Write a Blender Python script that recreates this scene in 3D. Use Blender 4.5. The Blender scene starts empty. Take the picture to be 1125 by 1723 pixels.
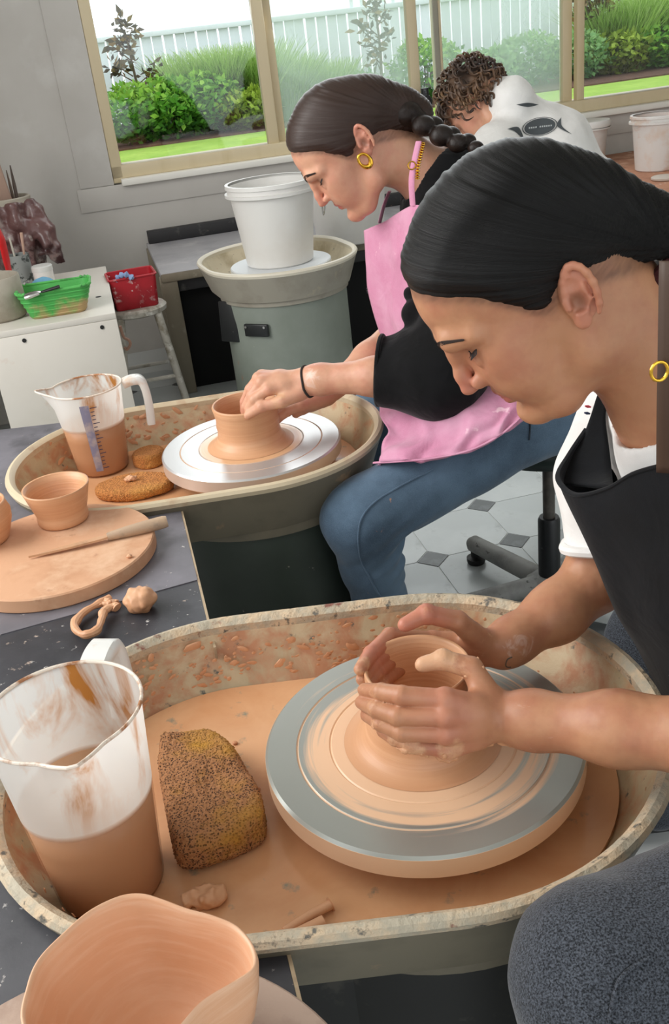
import bpy, bmesh, math, random
import numpy as np
from mathutils import Matrix, Vector
random.seed(7); rng = np.random.default_rng(7)
S = bpy.context.scene; COL = S.collection; PI = math.pi

# ---------------------------------------------------------------- camera
cam = bpy.data.cameras.new('camera'); cam.sensor_fit = 'VERTICAL'; cam.sensor_height = 36; cam.lens = 36*1621/1723
cam.clip_start = 0.05; cam.clip_end = 200
camo = bpy.data.objects.new('camera', cam); COL.objects.link(camo); S.camera = camo
TH, RO = .4646, -.1205                                   # pitch down, roll
rt = np.array([1, 0, 0.]); up = np.array([0, math.sin(TH), math.cos(TH)]); fw = np.array([0, math.cos(TH), -math.sin(TH)])
Rv = math.cos(RO)*rt + math.sin(RO)*up; Uv = -math.sin(RO)*rt + math.cos(RO)*up
mw = Matrix.Identity(4)
for i in range(3):
    mw[i][0], mw[i][1], mw[i][2] = Rv[i], Uv[i], -fw[i]
mw[2][3] = 1.164
camo.matrix_world = mw

# ---------------------------------------------------------------- world, lights, exposure
W = bpy.data.worlds.new('overcast'); S.world = W; W.use_nodes = True
bg = W.node_tree.nodes['Background']; bg.inputs[0].default_value = (.93, .97, 1, 1); bg.inputs[1].default_value = 1.6
def area(name, loc, target, sx, sy, power, col=(1, 1, 1)):
    l = bpy.data.lights.new(name, 'AREA'); l.shape = 'RECTANGLE'; l.size = sx; l.size_y = sy; l.energy = power; l.color = col
    o = bpy.data.objects.new(name, l); COL.objects.link(o); o.location = loc
    o.rotation_euler = (Vector(target)-Vector(loc)).to_track_quat('-Z', 'Y').to_euler()
    return o
area('side_window_daylight', (-1.75, 1.35, 1.7), (.2, 1.2, .55), 1.6, 1.5, 52, (1, .985, .96))
area('rear_fill_light', (-.1, -1.9, 2.0), (0, 1.6, .6), 2.2, 1.4, 6, (1, .98, .95))  # fill lamp added behind the camera; no doorway is built there
area('back_window_daylight', (.35, 4.05, 1.75), (.15, 1.0, .6), 2.2, 1.3, 20, (.95, .98, 1))
S.view_settings.view_transform = 'Standard'; S.view_settings.look = 'None'; S.view_settings.gamma = 1
S.view_settings.use_curve_mapping = False; S.view_settings.exposure = 0.0
S.cycles.use_denoising = True
S.cycles.max_bounces = 8; S.cycles.transparent_max_bounces = 16; S.cycles.caustics_reflective = False; S.cycles.caustics_refractive = False

# ---------------------------------------------------------------- materials
def lin(c):
    if isinstance(c, str): c = [int(c[i:i+2], 16)/255 for i in (0, 2, 4)]
    return tuple((x/12.92 if x <= .04045 else ((x+.055)/1.055)**2.4) for x in c) + (1.,)
class NT:
    def __init__(s, name):
        s.m = bpy.data.materials.new(name); s.m.use_nodes = True; s.t = s.m.node_tree; s.t.nodes.clear()
        s.out = s.n('ShaderNodeOutputMaterial'); s.tc = s.n('ShaderNodeTexCoord')
    def n(s, typ, **kw):
        n = s.t.nodes.new(typ)
        for k, v in kw.items(): setattr(n, k, v)
        return n
    def l(s, a, b): s.t.links.new(a, b)
    def coord(s, scale=(1, 1, 1), which='Object'):
        mp = s.n('ShaderNodeMapping'); mp.inputs['Scale'].default_value = scale; s.l(s.tc.outputs[which], mp.inputs[0]); return mp.outputs[0]
    def noise(s, scale, detail=4, stretch=(1, 1, 1), rough=.6, vec=None, dist=0):
        n = s.n('ShaderNodeTexNoise'); n.inputs['Scale'].default_value = scale; n.inputs['Detail'].default_value = detail
        n.inputs['Roughness'].default_value = rough; n.inputs['Distortion'].default_value = dist
        s.l(vec if vec is not None else s.coord(stretch), n.inputs['Vector']); return n.outputs[0]
    def vor(s, scale, stretch=(1, 1, 1), feature='F1', out=0, rnd=1.0):
        n = s.n('ShaderNodeTexVoronoi', feature=feature); n.inputs['Scale'].default_value = scale; n.inputs['Randomness'].default_value = rnd
        s.l(s.coord(stretch), n.inputs['Vector']); return n.outputs[out]
    def ramp(s, x, lo, hi):
        n = s.n('ShaderNodeMapRange'); n.inputs[1].default_value = lo; n.inputs[2].default_value = hi; n.clamp = True
        s.l(x, n.inputs[0]); return n.outputs[0]
    def math(s, op, a, b=None):
        n = s.n('ShaderNodeMath', operation=op)
        for i, x in enumerate((a, b)):
            if x is None: continue
            if isinstance(x, (int, float)): n.inputs[i].default_value = x
            else: s.l(x, n.inputs[i])
        return n.outputs[0]
    def mix(s, f, a, b):
        n = s.n('ShaderNodeMix', data_type='RGBA')
        for i, x in ((0, f), (6, a), (7, b)):
            if isinstance(x, (int, float, tuple)): n.inputs[i].default_value = x
            else: s.l(x, n.inputs[i])
        return n.outputs[2]
    def attr(s, name, out=2):
        n = s.n('ShaderNodeAttribute', attribute_name=name); return n.outputs[out]
    def bump(s, h, strength, dist=.002, prev=None):
        n = s.n('ShaderNodeBump'); n.inputs['Strength'].default_value = strength; n.inputs['Distance'].default_value = dist
        s.l(h, n.inputs['Height'])
        if prev is not None: s.l(prev, n.inputs['Normal'])
        return n.outputs[0]
    def bsdf(s, col, rough=.5, metal=0., normal=None, spec=.5, sss=0., sheen=0., coat=0., alpha=None):
        b = s.n('ShaderNodeBsdfPrincipled')
        for key, x in (('Base Color', col), ('Roughness', rough), ('Metallic', metal), ('Specular IOR Level', spec)):
            if isinstance(x, (int, float, tuple)): b.inputs[key].default_value = x
            else: s.l(x, b.inputs[key])
        if normal is not None: s.l(normal, b.inputs['Normal'])
        if sss: b.inputs['Subsurface Weight'].default_value = sss; b.inputs['Subsurface Radius'].default_value = (1, .35, .2); b.inputs['Subsurface Scale'].default_value = .006
        if sheen: b.inputs['Sheen Weight'].default_value = sheen; b.inputs['Sheen Roughness'].default_value = .4
        if coat: b.inputs['Coat Weight'].default_value = coat; b.inputs['Coat Roughness'].default_value = .15
        s.b = b; s.l(b.outputs[0], s.out.inputs[0]); return b
def mat(name, base, rough=.6, metal=0., spots=(), bump=None, vbump=None, **kw):
    """plain surface: base colour, layers of (colour, noise scale, lo, hi[, stretch]) over it, noise relief"""
    t = NT(name); c = lin(base)
    for sp in spots:
        m = t.ramp(t.noise(sp[1], 5, sp[4] if len(sp) > 4 else (1, 1, 1)), sp[2], sp[3]); c = t.mix(m, c, lin(sp[0]))
    nrm = None
    if bump: nrm = t.bump(t.noise(bump[1], 5, bump[3] if len(bump) > 3 else (1, 1, 1)), bump[0], bump[2] if len(bump) > 2 else .003)
    if vbump: nrm = t.bump(t.vor(vbump[1]), vbump[0], vbump[2], nrm)
    t.bsdf(c, rough, metal, nrm, **kw)
    return t.m

# ---------------------------------------------------------------- objects
def put(name, me, m=None, parent=None, label=None, cat=None, group=None, kind=None):
    o = bpy.data.objects.new(name, me); COL.objects.link(o)
    if m is not None and not me.materials: me.materials.append(m)
    if parent is not None: o.parent = parent
    for k, v in (('label', label), ('category', cat), ('group', group), ('kind', kind)):
        if v: o[k] = v
    return o
def thing(name, loc, label, cat, group=None, rz=0.):
    o = bpy.data.objects.new(name, None); COL.objects.link(o); o.location = loc; o.rotation_euler.z = rz
    o['label'] = label; o['category'] = cat
    if group: o['group'] = group
    return o
def mesh(verts, faces, smooth=True, angle=None):
    me = bpy.data.meshes.new('m'); me.from_pydata([tuple(map(float, v)) for v in verts], [], faces); me.update()
    bm = bmesh.new(); bm.from_mesh(me); bmesh.ops.recalc_face_normals(bm, faces=bm.faces)
    if angle is not None:
        for e in bm.edges: e.smooth = len(e.link_faces) == 2 and e.calc_face_angle(0) < angle
    for f in bm.faces: f.smooth = smooth
    bm.to_mesh(me); bm.free(); return me
class MB:
    """collects shapes for one mesh"""
    def __init__(s): s.v = []; s.f = []; s.sm = True
    def add(s, v, f):
        n = len(s.v); s.v += [tuple(map(float, p)) for p in v]; s.f += [tuple(i+n for i in q) for q in f]; return s
    def box(s, c, d, rot=None, bev=0.):
        bm = bmesh.new(); bmesh.ops.create_cube(bm, size=1)
        for v in bm.verts: v.co = Vector((v.co.x*d[0], v.co.y*d[1], v.co.z*d[2]))
        if bev: bmesh.ops.bevel(bm, geom=bm.edges[:], offset=bev, segments=2, affect='EDGES', profile=.5)
        M = Matrix.Translation(Vector(c)) @ (rot if rot is not None else Matrix.Identity(4))
        v = [M @ x.co for x in bm.verts]; bm.verts.index_update(); f = [tuple(x.index for x in q.verts) for q in bm.faces]; bm.free()
        return s.add(v, f)
    def tube(s, pts, rad, n=10, caps=True, flat=1.0, closed=False):
        P = [np.array(p, float) for p in pts]; m = len(P); R = rad if hasattr(rad, '__len__') else [rad]*m
        V = []; F = []; prev = None
        for i in range(m):
            a = P[(i-1) % m] if (i or closed) else P[0]; b = P[(i+1) % m] if (i < m-1 or closed) else P[-1]
            t = b-a; t = t/(np.linalg.norm(t)+1e-12)
            if prev is None:
                h = np.array([0, 0, 1.]) if abs(t[2]) < .9 else np.array([1., 0, 0]); x = np.cross(h, t)
            else: x = prev - t*(prev @ t)
            x /= np.linalg.norm(x)+1e-12; prev = x; y = np.cross(t, x)
            for k in range(n): a_ = 2*PI*k/n; V.append(P[i] + R[i]*(math.cos(a_)*x + flat*math.sin(a_)*y))
        for i in range(m if closed else m-1):
            j = (i+1) % m
            for k in range(n): F.append((i*n+k, i*n+(k+1) % n, j*n+(k+1) % n, j*n+k))
        if caps and not closed: F += [tuple(range(n))[::-1], tuple((m-1)*n+k for k in range(n))]
        return s.add(V, F)
    def lathe(s, prof, c=(0, 0, 0), n=48, sx=1., sy=1., axis=None):
        """profile (r, z) turned about z; r = 0 ends close it"""
        V = []; F = []; idx = []
        for r, z in prof:
            if r < 1e-6: idx.append([len(V)]*n); V.append((0, 0, z))
            else:
                idx.append(list(range(len(V), len(V)+n))); V += [(r*sx*math.cos(2*PI*k/n), r*sy*math.sin(2*PI*k/n), z) for k in range(n)]
        for a, b in zip(idx, idx[1:]):
            for k in range(n):
                q = [a[k], a[(k+1) % n], b[(k+1) % n], b[k]]; u_ = []
                for x in q:
                    if x not in u_: u_.append(x)
                if len(u_) > 2: F.append(tuple(u_))
        if axis is not None: V = [axis @ Vector(p) for p in V]
        return s.add([(p[0]+c[0], p[1]+c[1], p[2]+c[2]) for p in V], F)
    def loft(s, rings, cap0=True, cap1=True):
        n = len(rings[0]); V = [p for r in rings for p in r]; F = []
        for i in range(len(rings)-1):
            for k in range(n): F.append((i*n+k, i*n+(k+1) % n, (i+1)*n+(k+1) % n, (i+1)*n+k))
        if cap0: F.append(tuple(range(n))[::-1])
        if cap1: F.append(tuple((len(rings)-1)*n+k for k in range(n)))
        return s.add(V, F)
    def prism(s, poly, z0, z1):
        n = len(poly); V = [(p[0], p[1], z0) for p in poly]+[(p[0], p[1], z1) for p in poly]
        return s.add(V, [tuple(range(n))[::-1], tuple(range(n, 2*n))]+[(k, (k+1) % n, n+(k+1) % n, n+k) for k in range(n)])
    def done(s, angle=.6, smooth=True, off=None):
        v = s.v if off is None else [(p[0]-off[0], p[1]-off[1], p[2]-off[2]) for p in s.v]
        return mesh(v, s.f, smooth, angle)
def box(c, d, rot=None, bev=.004, off=None): return MB().box(c, d, rot, bev).done(.9, off=off)
def cat_rom(P, m):
    """smooth curve through the points, m samples per span"""
    P = [np.array(p, float) for p in P]; out = []
    for i in range(len(P)-1):
        a = P[max(i-1, 0)]; b = P[i]; c = P[i+1]; d = P[min(i+2, len(P)-1)]
        for k in range(m):
            t = k/m; out.append(.5*((2*b)+(c-a)*t+(2*a-5*b+4*c-d)*t*t+(3*b-a-3*c+d)*t**3))
    out.append(P[-1]); return out
def loop_rom(P, m):
    P = [np.array(p, float) for p in P]; n = len(P); out = []
    for i in range(n):
        a, b, c, d = P[i-1], P[i], P[(i+1) % n], P[(i+2) % n]
        for k in range(m):
            t = k/m; out.append(.5*((2*b)+(c-a)*t+(2*a-5*b+4*c-d)*t*t+(3*b-a-3*c+d)*t**3))
    return out
def patch(grid, mu=6, mv=6, thick=.003, off=(0, 0, 0), wob=0., wscale=30., ripple=None):
    """cloth: smooth surface through a grid of points, given thickness, with small folds"""
    rows = [cat_rom(r, mu) for r in grid]; cols = np.array([cat_rom([r[k] for r in rows], mv) for k in range(len(rows[0]))])
    G = np.transpose(cols, (1, 0, 2)); nv, nu = G.shape[:2]
    du = np.gradient(G, axis=1); dv = np.gradient(G, axis=0); N = np.cross(du, dv); N /= np.linalg.norm(N, axis=2, keepdims=True)+1e-9
    if wob: G = G + N*(wob*vnoise(G.reshape(-1, 3)*wscale).reshape(nv, nu, 1))
    if ripple:
        uu, vv = np.meshgrid(np.linspace(0, 1, nu), np.linspace(0, 1, nv)); G = G + N*(ripple[0]*vv**1.3*np.sin(2*PI*ripple[1]*(uu+.08*np.sin(9*vv)+.05*np.sin(23*uu))))[..., None]
    A = G + N*thick/2; B = G - N*thick/2; off = np.array(off)
    V = np.concatenate([A.reshape(-1, 3), B.reshape(-1, 3)])-off; F = []; h = nu*nv
    for i in range(nv-1):
        for j in range(nu-1):
            a = i*nu+j; F.append((a, a+1, a+nu+1, a+nu)); F.append((h+a, h+a+nu, h+a+nu+1, h+a+1))
    ed = [i for i in range(nu)] + [i*nu+nu-1 for i in range(1, nv)] + [(nv-1)*nu+j for j in range(nu-2, -1, -1)] + [i*nu for i in range(nv-2, 0, -1)]
    for a, b in zip(ed, ed[1:]+ed[:1]): F.append((b, a, h+a, h+b))
    return mesh(V, F)
def vnoise(p, seed=0):
    """value noise, about -1..1"""
    p = np.asarray(p, float); i = np.floor(p).astype(np.int64); f = p-i; f = f*f*(3-2*f); out = 0
    for dx in (0, 1):
        for dy in (0, 1):
            for dz in (0, 1):
                h = ((i[:, 0]+dx)*374761393 + (i[:, 1]+dy)*668265263 + (i[:, 2]+dz)*2147483647 + seed*974711) & 0xffffffff
                h = ((h ^ (h >> 13))*1274126177) & 0xffffffff; h = ((h ^ (h >> 16)) & 0xffff)/32767.5-1
                out = out + h*(f[:, 0] if dx else 1-f[:, 0])*(f[:, 1] if dy else 1-f[:, 1])*(f[:, 2] if dz else 1-f[:, 2])
    return out
def fbm(p, seed=0, oct=3): return sum(vnoise(np.asarray(p)*2**k, seed+k)/2**k for k in range(oct))

# ---------------------------------------------------------------- organic solids: blended distance fields, meshed with surface nets
class Sdf:
    def __init__(s): s.ops = []
    def rc(s, a, b, ra, rb, k=.01, mode='u'):
        a, b = np.array(a, float), np.array(b, float); s.ops.append(('rc', (a, b, ra, rb), k, mode, np.minimum(a-ra, b-rb), np.maximum(a+ra, b+rb))); return s
    def chain(s, pts, rads, k=.01, mode='u'):
        for i in range(len(pts)-1): s.rc(pts[i], pts[i+1], rads[i], rads[i+1], k, mode)
        return s
    def ell(s, c, r, R=None, k=.01, mode='u'):
        c = np.array(c, float); r = np.array(r, float)*np.ones(3); m = r.max(); s.ops.append(('el', (c, r, None if R is None else np.array(R)), k, mode, c-m, c+m)); return s
    def bx(s, c, h, R=None, rnd=.0, k=.01, mode='u'):
        c = np.array(c, float); h = np.array(h, float); m = np.linalg.norm(h)+rnd; s.ops.append(('bx', (c, h, None if R is None else np.array(R), rnd), k, mode, c-m, c+m)); return s
    @staticmethod
    def prim(op, p):
        t, a = op[0], op[1]
        if t == 'rc':
            A, B, ra, rb = a; d = B-A; q = p-A; h = np.clip((q@d)/(d@d+1e-12), 0, 1); return np.linalg.norm(q-h[:, None]*d, axis=1)-(ra+(rb-ra)*h)
        if t == 'el':
            c, r, R = a; q = p-c
            if R is not None: q = q@R
            k0 = np.linalg.norm(q/r, axis=1); k1 = np.linalg.norm(q/(r*r), axis=1); return np.where(k1 > 1e-9, k0*(k0-1)/np.maximum(k1, 1e-9), -r.min())
        c, h, R, rn = a; q = p-c
        if R is not None: q = q@R
        q = np.abs(q)-h; return np.linalg.norm(np.maximum(q, 0), axis=1)+np.minimum(q.max(axis=1), 0)-rn
    @staticmethod
    def comb(d, e, k, mode):
        if mode == 'u': h = np.maximum(k-np.abs(d-e), 0)/k; return np.minimum(d, e)-h*h*k/4
        if mode == 's': e = -e
        h = np.maximum(k-np.abs(d-e), 0)/k; return np.maximum(d, e)+h*h*k/4
    def ev(s, p):
        d = np.full(len(p), 1.)
        for op in s.ops: d = s.comb(d, s.prim(op, p), op[2], op[3])
        return d
    def mesh(s, vox, lo=None, hi=None, fn=None, smooth=1):
        """fn(p, d) may reshape the field; returns vertices and quads"""
        us = [o for o in s.ops if o[3] == 'u']
        L = np.min([o[4] for o in us], axis=0)-4*vox; H = np.max([o[5] for o in us], axis=0)+4*vox
        if lo is not None: L = np.maximum(L, lo)
        if hi is not None: H = np.minimum(H, hi)
        Bk = 8; nb = np.ceil((H-L)/(vox*Bk)).astype(int)+1; n = nb*Bk
        g = np.stack(np.meshgrid(*[np.arange(k) for k in nb], indexing='ij'), -1).reshape(-1, 3)
        cen = L+(g*Bk+Bk/2-.5)*vox; rad = vox*Bk*.87; es = [s.prim(o, cen) for o in s.ops]
        d = np.full(len(cen), 1.)
        for o, e in zip(s.ops, es): d = s.comb(d, e, o[2], o[3])
        if fn is not None: d = fn(cen, d)
        keep = np.abs(d) < rad*1.9; arr = np.repeat(np.repeat(np.repeat(np.where(d < 0, -1., 1.).reshape(nb).astype(np.float32), Bk, 0), Bk, 1), Bk, 2)
        kb = np.nonzero(keep)[0]; loc = np.stack(np.meshgrid(*[np.arange(Bk)]*3, indexing='ij'), -1).reshape(-1, 3)
        idx = (g[kb][:, None, :]*Bk+loc[None]).reshape(-1, 3); P = L+idx*vox; dd = np.full((len(kb), Bk**3), 1.)
        Pb = P.reshape(len(kb), Bk**3, 3)
        for o, e in zip(s.ops, es):
            near = np.nonzero(e[kb] < rad*2.2+o[2]+.004)[0]
            if len(near) == 0: continue
            ee = s.prim(o, Pb[near].reshape(-1, 3)).reshape(len(near), -1); dd[near] = s.comb(dd[near], ee, o[2], o[3])
        dd = dd.reshape(-1)
        if fn is not None: dd = fn(P, dd)
        arr[idx[:, 0], idx[:, 1], idx[:, 2]] = dd
        sg = arr < 0; cnt = sum(sg[i:n[0]-1+i, j:n[1]-1+j, k:n[2]-1+k].astype(np.int8) for i in (0, 1) for j in (0, 1) for k in (0, 1))
        act = np.argwhere((cnt > 0) & (cnt < 8)); ids = np.full(cnt.shape, -1, np.int32); ids[act[:, 0], act[:, 1], act[:, 2]] = np.arange(len(act))
        acc = np.zeros((len(act), 3)); num = np.zeros(len(act)); cs = [(i, j, k) for i in (0, 1) for j in (0, 1) for k in (0, 1)]
        val = {c: arr[act[:, 0]+c[0], act[:, 1]+c[1], act[:, 2]+c[2]].astype(float) for c in cs}
        for c in cs:
            for ax in range(3):
                if c[ax]: continue
                e = list(c); e[ax] = 1; e = tuple(e); a, b = val[c], val[e]; m = (a < 0) != (b < 0); t = np.where(m, a/np.where(m, a-b, 1), 0)
                q = np.array(c, float)[None]+t[:, None]*np.eye(3)[ax]; acc += q*m[:, None]; num += m
        V = L+(act+acc/num[:, None])*vox; F = []
        for ax in range(3):
            o1, o2 = [x for x in range(3) if x != ax]; a = sg; sl = [slice(0, -1)]*3; sh = [slice(0, -1)]*3; sl[ax] = slice(0, -1); sh[ax] = slice(1, None)
            sl[o1] = sl[o2] = sh[o1] = sh[o2] = slice(1, -1)
            A, Bv = a[tuple(sl)], a[tuple(sh)]; e = np.argwhere(A != Bv); e[:, o1] += 1; e[:, o2] += 1
            fl = sg[e[:, 0], e[:, 1], e[:, 2]]; q = []
            for d1, d2 in ((0, 0), (-1, 0), (-1, -1), (0, -1)):
                x = e.copy(); x[:, o1] += d1; x[:, o2] += d2; q.append(ids[x[:, 0], x[:, 1], x[:, 2]])
            q = np.stack(q, 1); flip = fl if ax != 1 else ~fl; q = np.where(flip[:, None], q, q[:, ::-1]); F.append(q[(q >= 0).all(1)])
        F = np.concatenate(F)
        for _ in range(smooth): V = relax(V, F, .5)
        return V, F
def relax(V, F, w):
    acc = np.zeros_like(V); num = np.zeros(len(V))
    for i in range(4):
        a, b = F[:, i], F[:, (i+1) % 4]
        for k in range(3): acc[:, k] += np.bincount(a, V[b, k], len(V))+np.bincount(b, V[a, k], len(V))
        num += np.bincount(a, minlength=len(V))+np.bincount(b, minlength=len(V))
    return V*(1-w)+w*acc/np.maximum(num, 1)[:, None]
def vnormals(V, F):
    n = np.cross(V[F[:, 2]]-V[F[:, 0]], V[F[:, 3]]-V[F[:, 1]]); N = np.zeros_like(V)
    for i in range(4):
        for k in range(3): N[:, k] += np.bincount(F[:, i], n[:, k], len(V))
    return N/(np.linalg.norm(N, axis=1, keepdims=True)+1e-12)
def qmesh(V, F, off=(0, 0, 0), attrs=None):
    """fast quad mesh, smooth, with optional per-point float attributes"""
    me = bpy.data.meshes.new('m'); V = V-np.array(off); nf = len(F)
    me.vertices.add(len(V)); me.vertices.foreach_set('co', V.astype(np.float32).ravel())
    me.loops.add(nf*4); me.loops.foreach_set('vertex_index', F.astype(np.int32).ravel())
    me.polygons.add(nf); me.polygons.foreach_set('loop_start', np.arange(0, nf*4, 4, dtype=np.int32))
    me.polygons.foreach_set('use_smooth', np.ones(nf, bool)); me.update(calc_edges=True); me.validate()
    for k, x in (attrs or {}).items():
        a = me.attributes.new(k, 'FLOAT', 'POINT'); a.data.foreach_set('value', np.asarray(x, np.float32))
    return me

# ---------------------------------------------------------------- the room: a runs along the window wall, b out through it, rotated 11.3 degrees
RZ = math.radians(11.31); ca, sa = math.cos(RZ), math.sin(RZ)
def RP(a, b, z=0.): return (a*ca-b*sa, 4.24+a*sa+b*ca, z)
RM = Matrix.Rotation(RZ, 4, 'Z')
def rbox(mb, a0, a1, b0, b1, z0, z1, bev=0.):
    c = RP((a0+a1)/2, (b0+b1)/2, (z0+z1)/2); return mb.box(c, (abs(a1-a0), abs(b1-b0), abs(z1-z0)), RM, bev)

m_wall = mat('painted_wall', 'c9c5bf', .75, spots=[('b9b4ad', 1.3, .45, .75), ('d2cfca', 5, .55, .8)], bump=(.15, 40, .002))
m_ceil = mat('ceiling_paint', 'd6d4cf', .8)
m_cream = mat('cream_window_paint', 'd6c6a4', .45, spots=[('c9b78f', 9, .5, .8, (1, 1, .2))])
m_sill = mat('white_sill_paint', 'f2efe6', .4)
m_tile = mat('grey_floor_tile', 'b6bcbd', .28, spots=[('c9cecf', 3, .45, .7), ('8f9493', 14, .6, .8), ('c9b5a3', 6, .68, .8)], bump=(.1, 60, .001))
m_dot = mat('dark_inset_tile', '4c5052', .35, spots=[('6f7476', 25, .5, .75)])
m_grout = mat('grout', 'd3d6d5', .8)
m_wood = mat('raw_timber', '8f8674', .7, spots=[('6d6656', 4, .4, .7, (1, 1, .15)), ('b3aa98', 18, .6, .8)], bump=(.2, 30, .002, (1, 1, .15)))

o = put('floor', box((.4, 2.2, -.0263), (7, 9.4, .05)), m_grout, kind='structure')
def octo(h, r): return [(x*h, y*r) if s else (x*r, y*h) for s, x, y in ((1, 1, 1), (0, 1, 1), (0, -1, 1), (1, -1, 1), (1, -1, -1), (0, -1, -1), (0, 1, -1), (1, 1, -1))]
P_ = .2115; tile_me = MB().prism(octo(P_/2-.0015, P_/2-.042), -.006, 0).done(.5, smooth=False); tile_me.materials.append(m_tile)
dot_me = MB().prism([(.039, 0), (0, .039), (-.039, 0), (0, -.039)], -.006, .0003).done(.5, smooth=False); dot_me.materials.append(m_dot)
for i in range(-9, 8):
    for j in range(-10, 8):
        x, y = .387+i*P_*ca-j*P_*sa, 2.258+i*P_*sa+j*P_*ca
        if not (-1.3 < x < 1.5 and 1.0 < y < 4.05-.0+.2*x-.1): continue
        d = put('inset_tile', dot_me, None, o); d.location = (x, y, 0); d.rotation_euler.z = RZ
        x2, y2 = x+.5*P_*ca-.5*P_*sa, y+.5*P_*sa+.5*P_*ca
        if y2 < 4.05+.2*x2-.1:
            d = put('floor_tile', tile_me, None, o); d.location = (x2, y2, 0); d.rotation_euler.z = RZ

WA0, WA1, WZ0, WZ1 = -.735, 2.62, .715, 1.95
mb = MB()
rbox(mb, -2.3, WA0, 0, .12, -.05, 2.6); rbox(mb, WA0, WA1, 0, .12, -.05, WZ0-.03); rbox(mb, WA0, WA1, 0, .12, WZ1, 2.6); rbox(mb, WA1, 3.1, 0, .12, -.05, 2.6)
put('wall_back', mb.done(), m_wall, kind='structure')
mb = MB(); rbox(mb, -2.42, -2.3, -6.4, -4.6, -.05, 2.6); rbox(mb, -2.42, -2.3, -4.6, -2.2, -.05, .7); rbox(mb, -2.42, -2.3, -4.6, -2.2, 2.35, 2.6); rbox(mb, -2.42, -2.3, -2.2, .12, -.05, 2.6)
put('wall_left', mb.done(), m_wall, kind='structure')
mb = MB(); rbox(mb, 3.1, 3.22, -6.4, .12, -.05, 2.6); put('wall_right', mb.done(), m_wall, kind='structure')
mb = MB(); rbox(mb, -2.42, 3.22, -6.4, .12, 2.6, 2.7); put('ceiling', mb.done(), m_ceil, kind='structure')
mb = MB(); rbox(mb, -.885, 2.75, -.008, 0, .6, .69, .002); put('trim_1', mb.done(), m_wall, kind='structure')
mb = MB(); rbox(mb, -.87, WA0+.0, -.006, 0, .692, 2.1, .002); put('trim_2', mb.done(), m_wall, kind='structure')

# window: cream frame, sliding sashes, panes (two of them hazed with old condensation)
def glass(name, haze):
    t = NT(name); tr = t.n('ShaderNodeBsdfTransparent'); tr.inputs[0].default_value = (.97, .99, .985, 1)
    gl = t.n('ShaderNodeBsdfGlossy'); gl.inputs['Roughness'].default_value = .03
    fr = t.n('ShaderNodeFresnel'); mx = t.n('ShaderNodeMixShader'); t.l(fr.outputs[0], mx.inputs[0]); t.l(tr.outputs[0], mx.inputs[1]); t.l(gl.outputs[0], mx.inputs[2])
    last = mx.outputs[0]
    if haze:
        tl = t.n('ShaderNodeBsdfTranslucent'); tl.inputs[0].default_value = (.86, .95, .97, 1)
        m2 = t.n('ShaderNodeMixShader'); n = t.ramp(t.noise(3.2, 4, dist=.6), .25, .8)
        f = t.math('ADD', t.math('MULTIPLY', n, haze*.6), haze*.7); t.l(f, m2.inputs[0]); t.l(last, m2.inputs[1]); t.l(tl.outputs[0], m2.inputs[2]); last = m2.outputs[0]
    t.l(last, t.out.inputs[0]); return t.m
m_clear, m_haze = glass('clear_glass', 0), glass('hazed_glass', .24)
win = bpy.data.objects.new('window_1', None); COL.objects.link(win); win.location = RP(0, 0, WZ0); win.rotation_euler.z = RZ; win['kind'] = 'structure'
def wbox(a0, a1, b0, b1, z0, z1, bev=.003): return box(((a0+a1)/2, (b0+b1)/2, (z0+z1)/2-WZ0), (a1-a0, b1-b0, z1-z0), None, bev)
put('window_sill', wbox(WA0+.03, WA1+.02, -.04, .12, WZ0-.03, WZ0-.005), m_sill, win)
put('frame', MB().box(((WA0+WA1)/2, .055, .02), (WA1-WA0, .11, .05), None, .004).box((WA0+.022, .055, .6), (.044, .11, 1.24), None, .004).box((WA1-.022, .055, .6), (.044, .11, 1.24), None, .004).box(((WA0+WA1)/2, .055, 1.21), (WA1-WA0, .11, .05), None, .004).done(.9), m_cream, win)
for a, w_, b in ((-.062, .045, .035), (-.02, .035, .07), (.566, .042, .035), (.686, .036, .07), (1.27, .044, .07), (1.315, .034, .035), (1.95, .045, .035)):
    put('mullion', wbox(a-w_/2, a+w_/2, b-.018, b+.018, WZ0+.03, WZ1-.02), m_cream, win)
for a0, a1, b, m in ((WA0+.04, -.06, .045, m_clear), (-.02, .566, .075, m_haze), (.566, .69, .05, m_clear), (.69, 1.27, .075, m_haze), (1.315, 1.95, .045, m_clear), (1.95, WA1-.04, .045, m_clear)):
    put('pane', wbox(a0, a1, b-.002, b+.002, WZ0+.03, WZ1-.02, 0), m, win)

# ---------------------------------------------------------------- garden outside
m_lawn = mat('lawn', '9cc14a', .9, spots=[('b4d35c', 1.2, .4, .7), ('86ad3c', 7, .5, .8)], bump=(.6, 60, .03))
m_mulch = mat('mulch', '6b4a3c', .95, spots=[('4d352b', 8, .4, .7), ('86614e', 20, .6, .8)], bump=(.8, 20, .05))
mb = MB(); rbox(mb, -8, 16, .14, 9.62, -.1, 0); put('lawn', mb.done(), m_lawn, kind='structure')
mb = MB(); rbox(mb, -8, 16, 9.62, 14, -.1, .02); put('garden_bed', mb.done(), m_mulch, kind='structure')
m_picket = mat('white_fence_paint', 'e9f1f4', .6, spots=[('d5e0e6', 2, .5, .8)])
FB = 12.0
fence = thing('picket_fence', RP(3, FB, 0), 'long white painted picket fence behind the garden bed', 'fence', rz=RZ)
pk = box((0, 0, .69), (.145, .022, 1.3), None, .004); pk.materials.append(m_picket)
pk2 = MB().box((0, 0, .69), (.145, .022, 1.3), None, .004).box((0, 0, 1.53), (.05, .022, .36), None, .004).done(.9); pk2.materials.append(m_picket)
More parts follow.
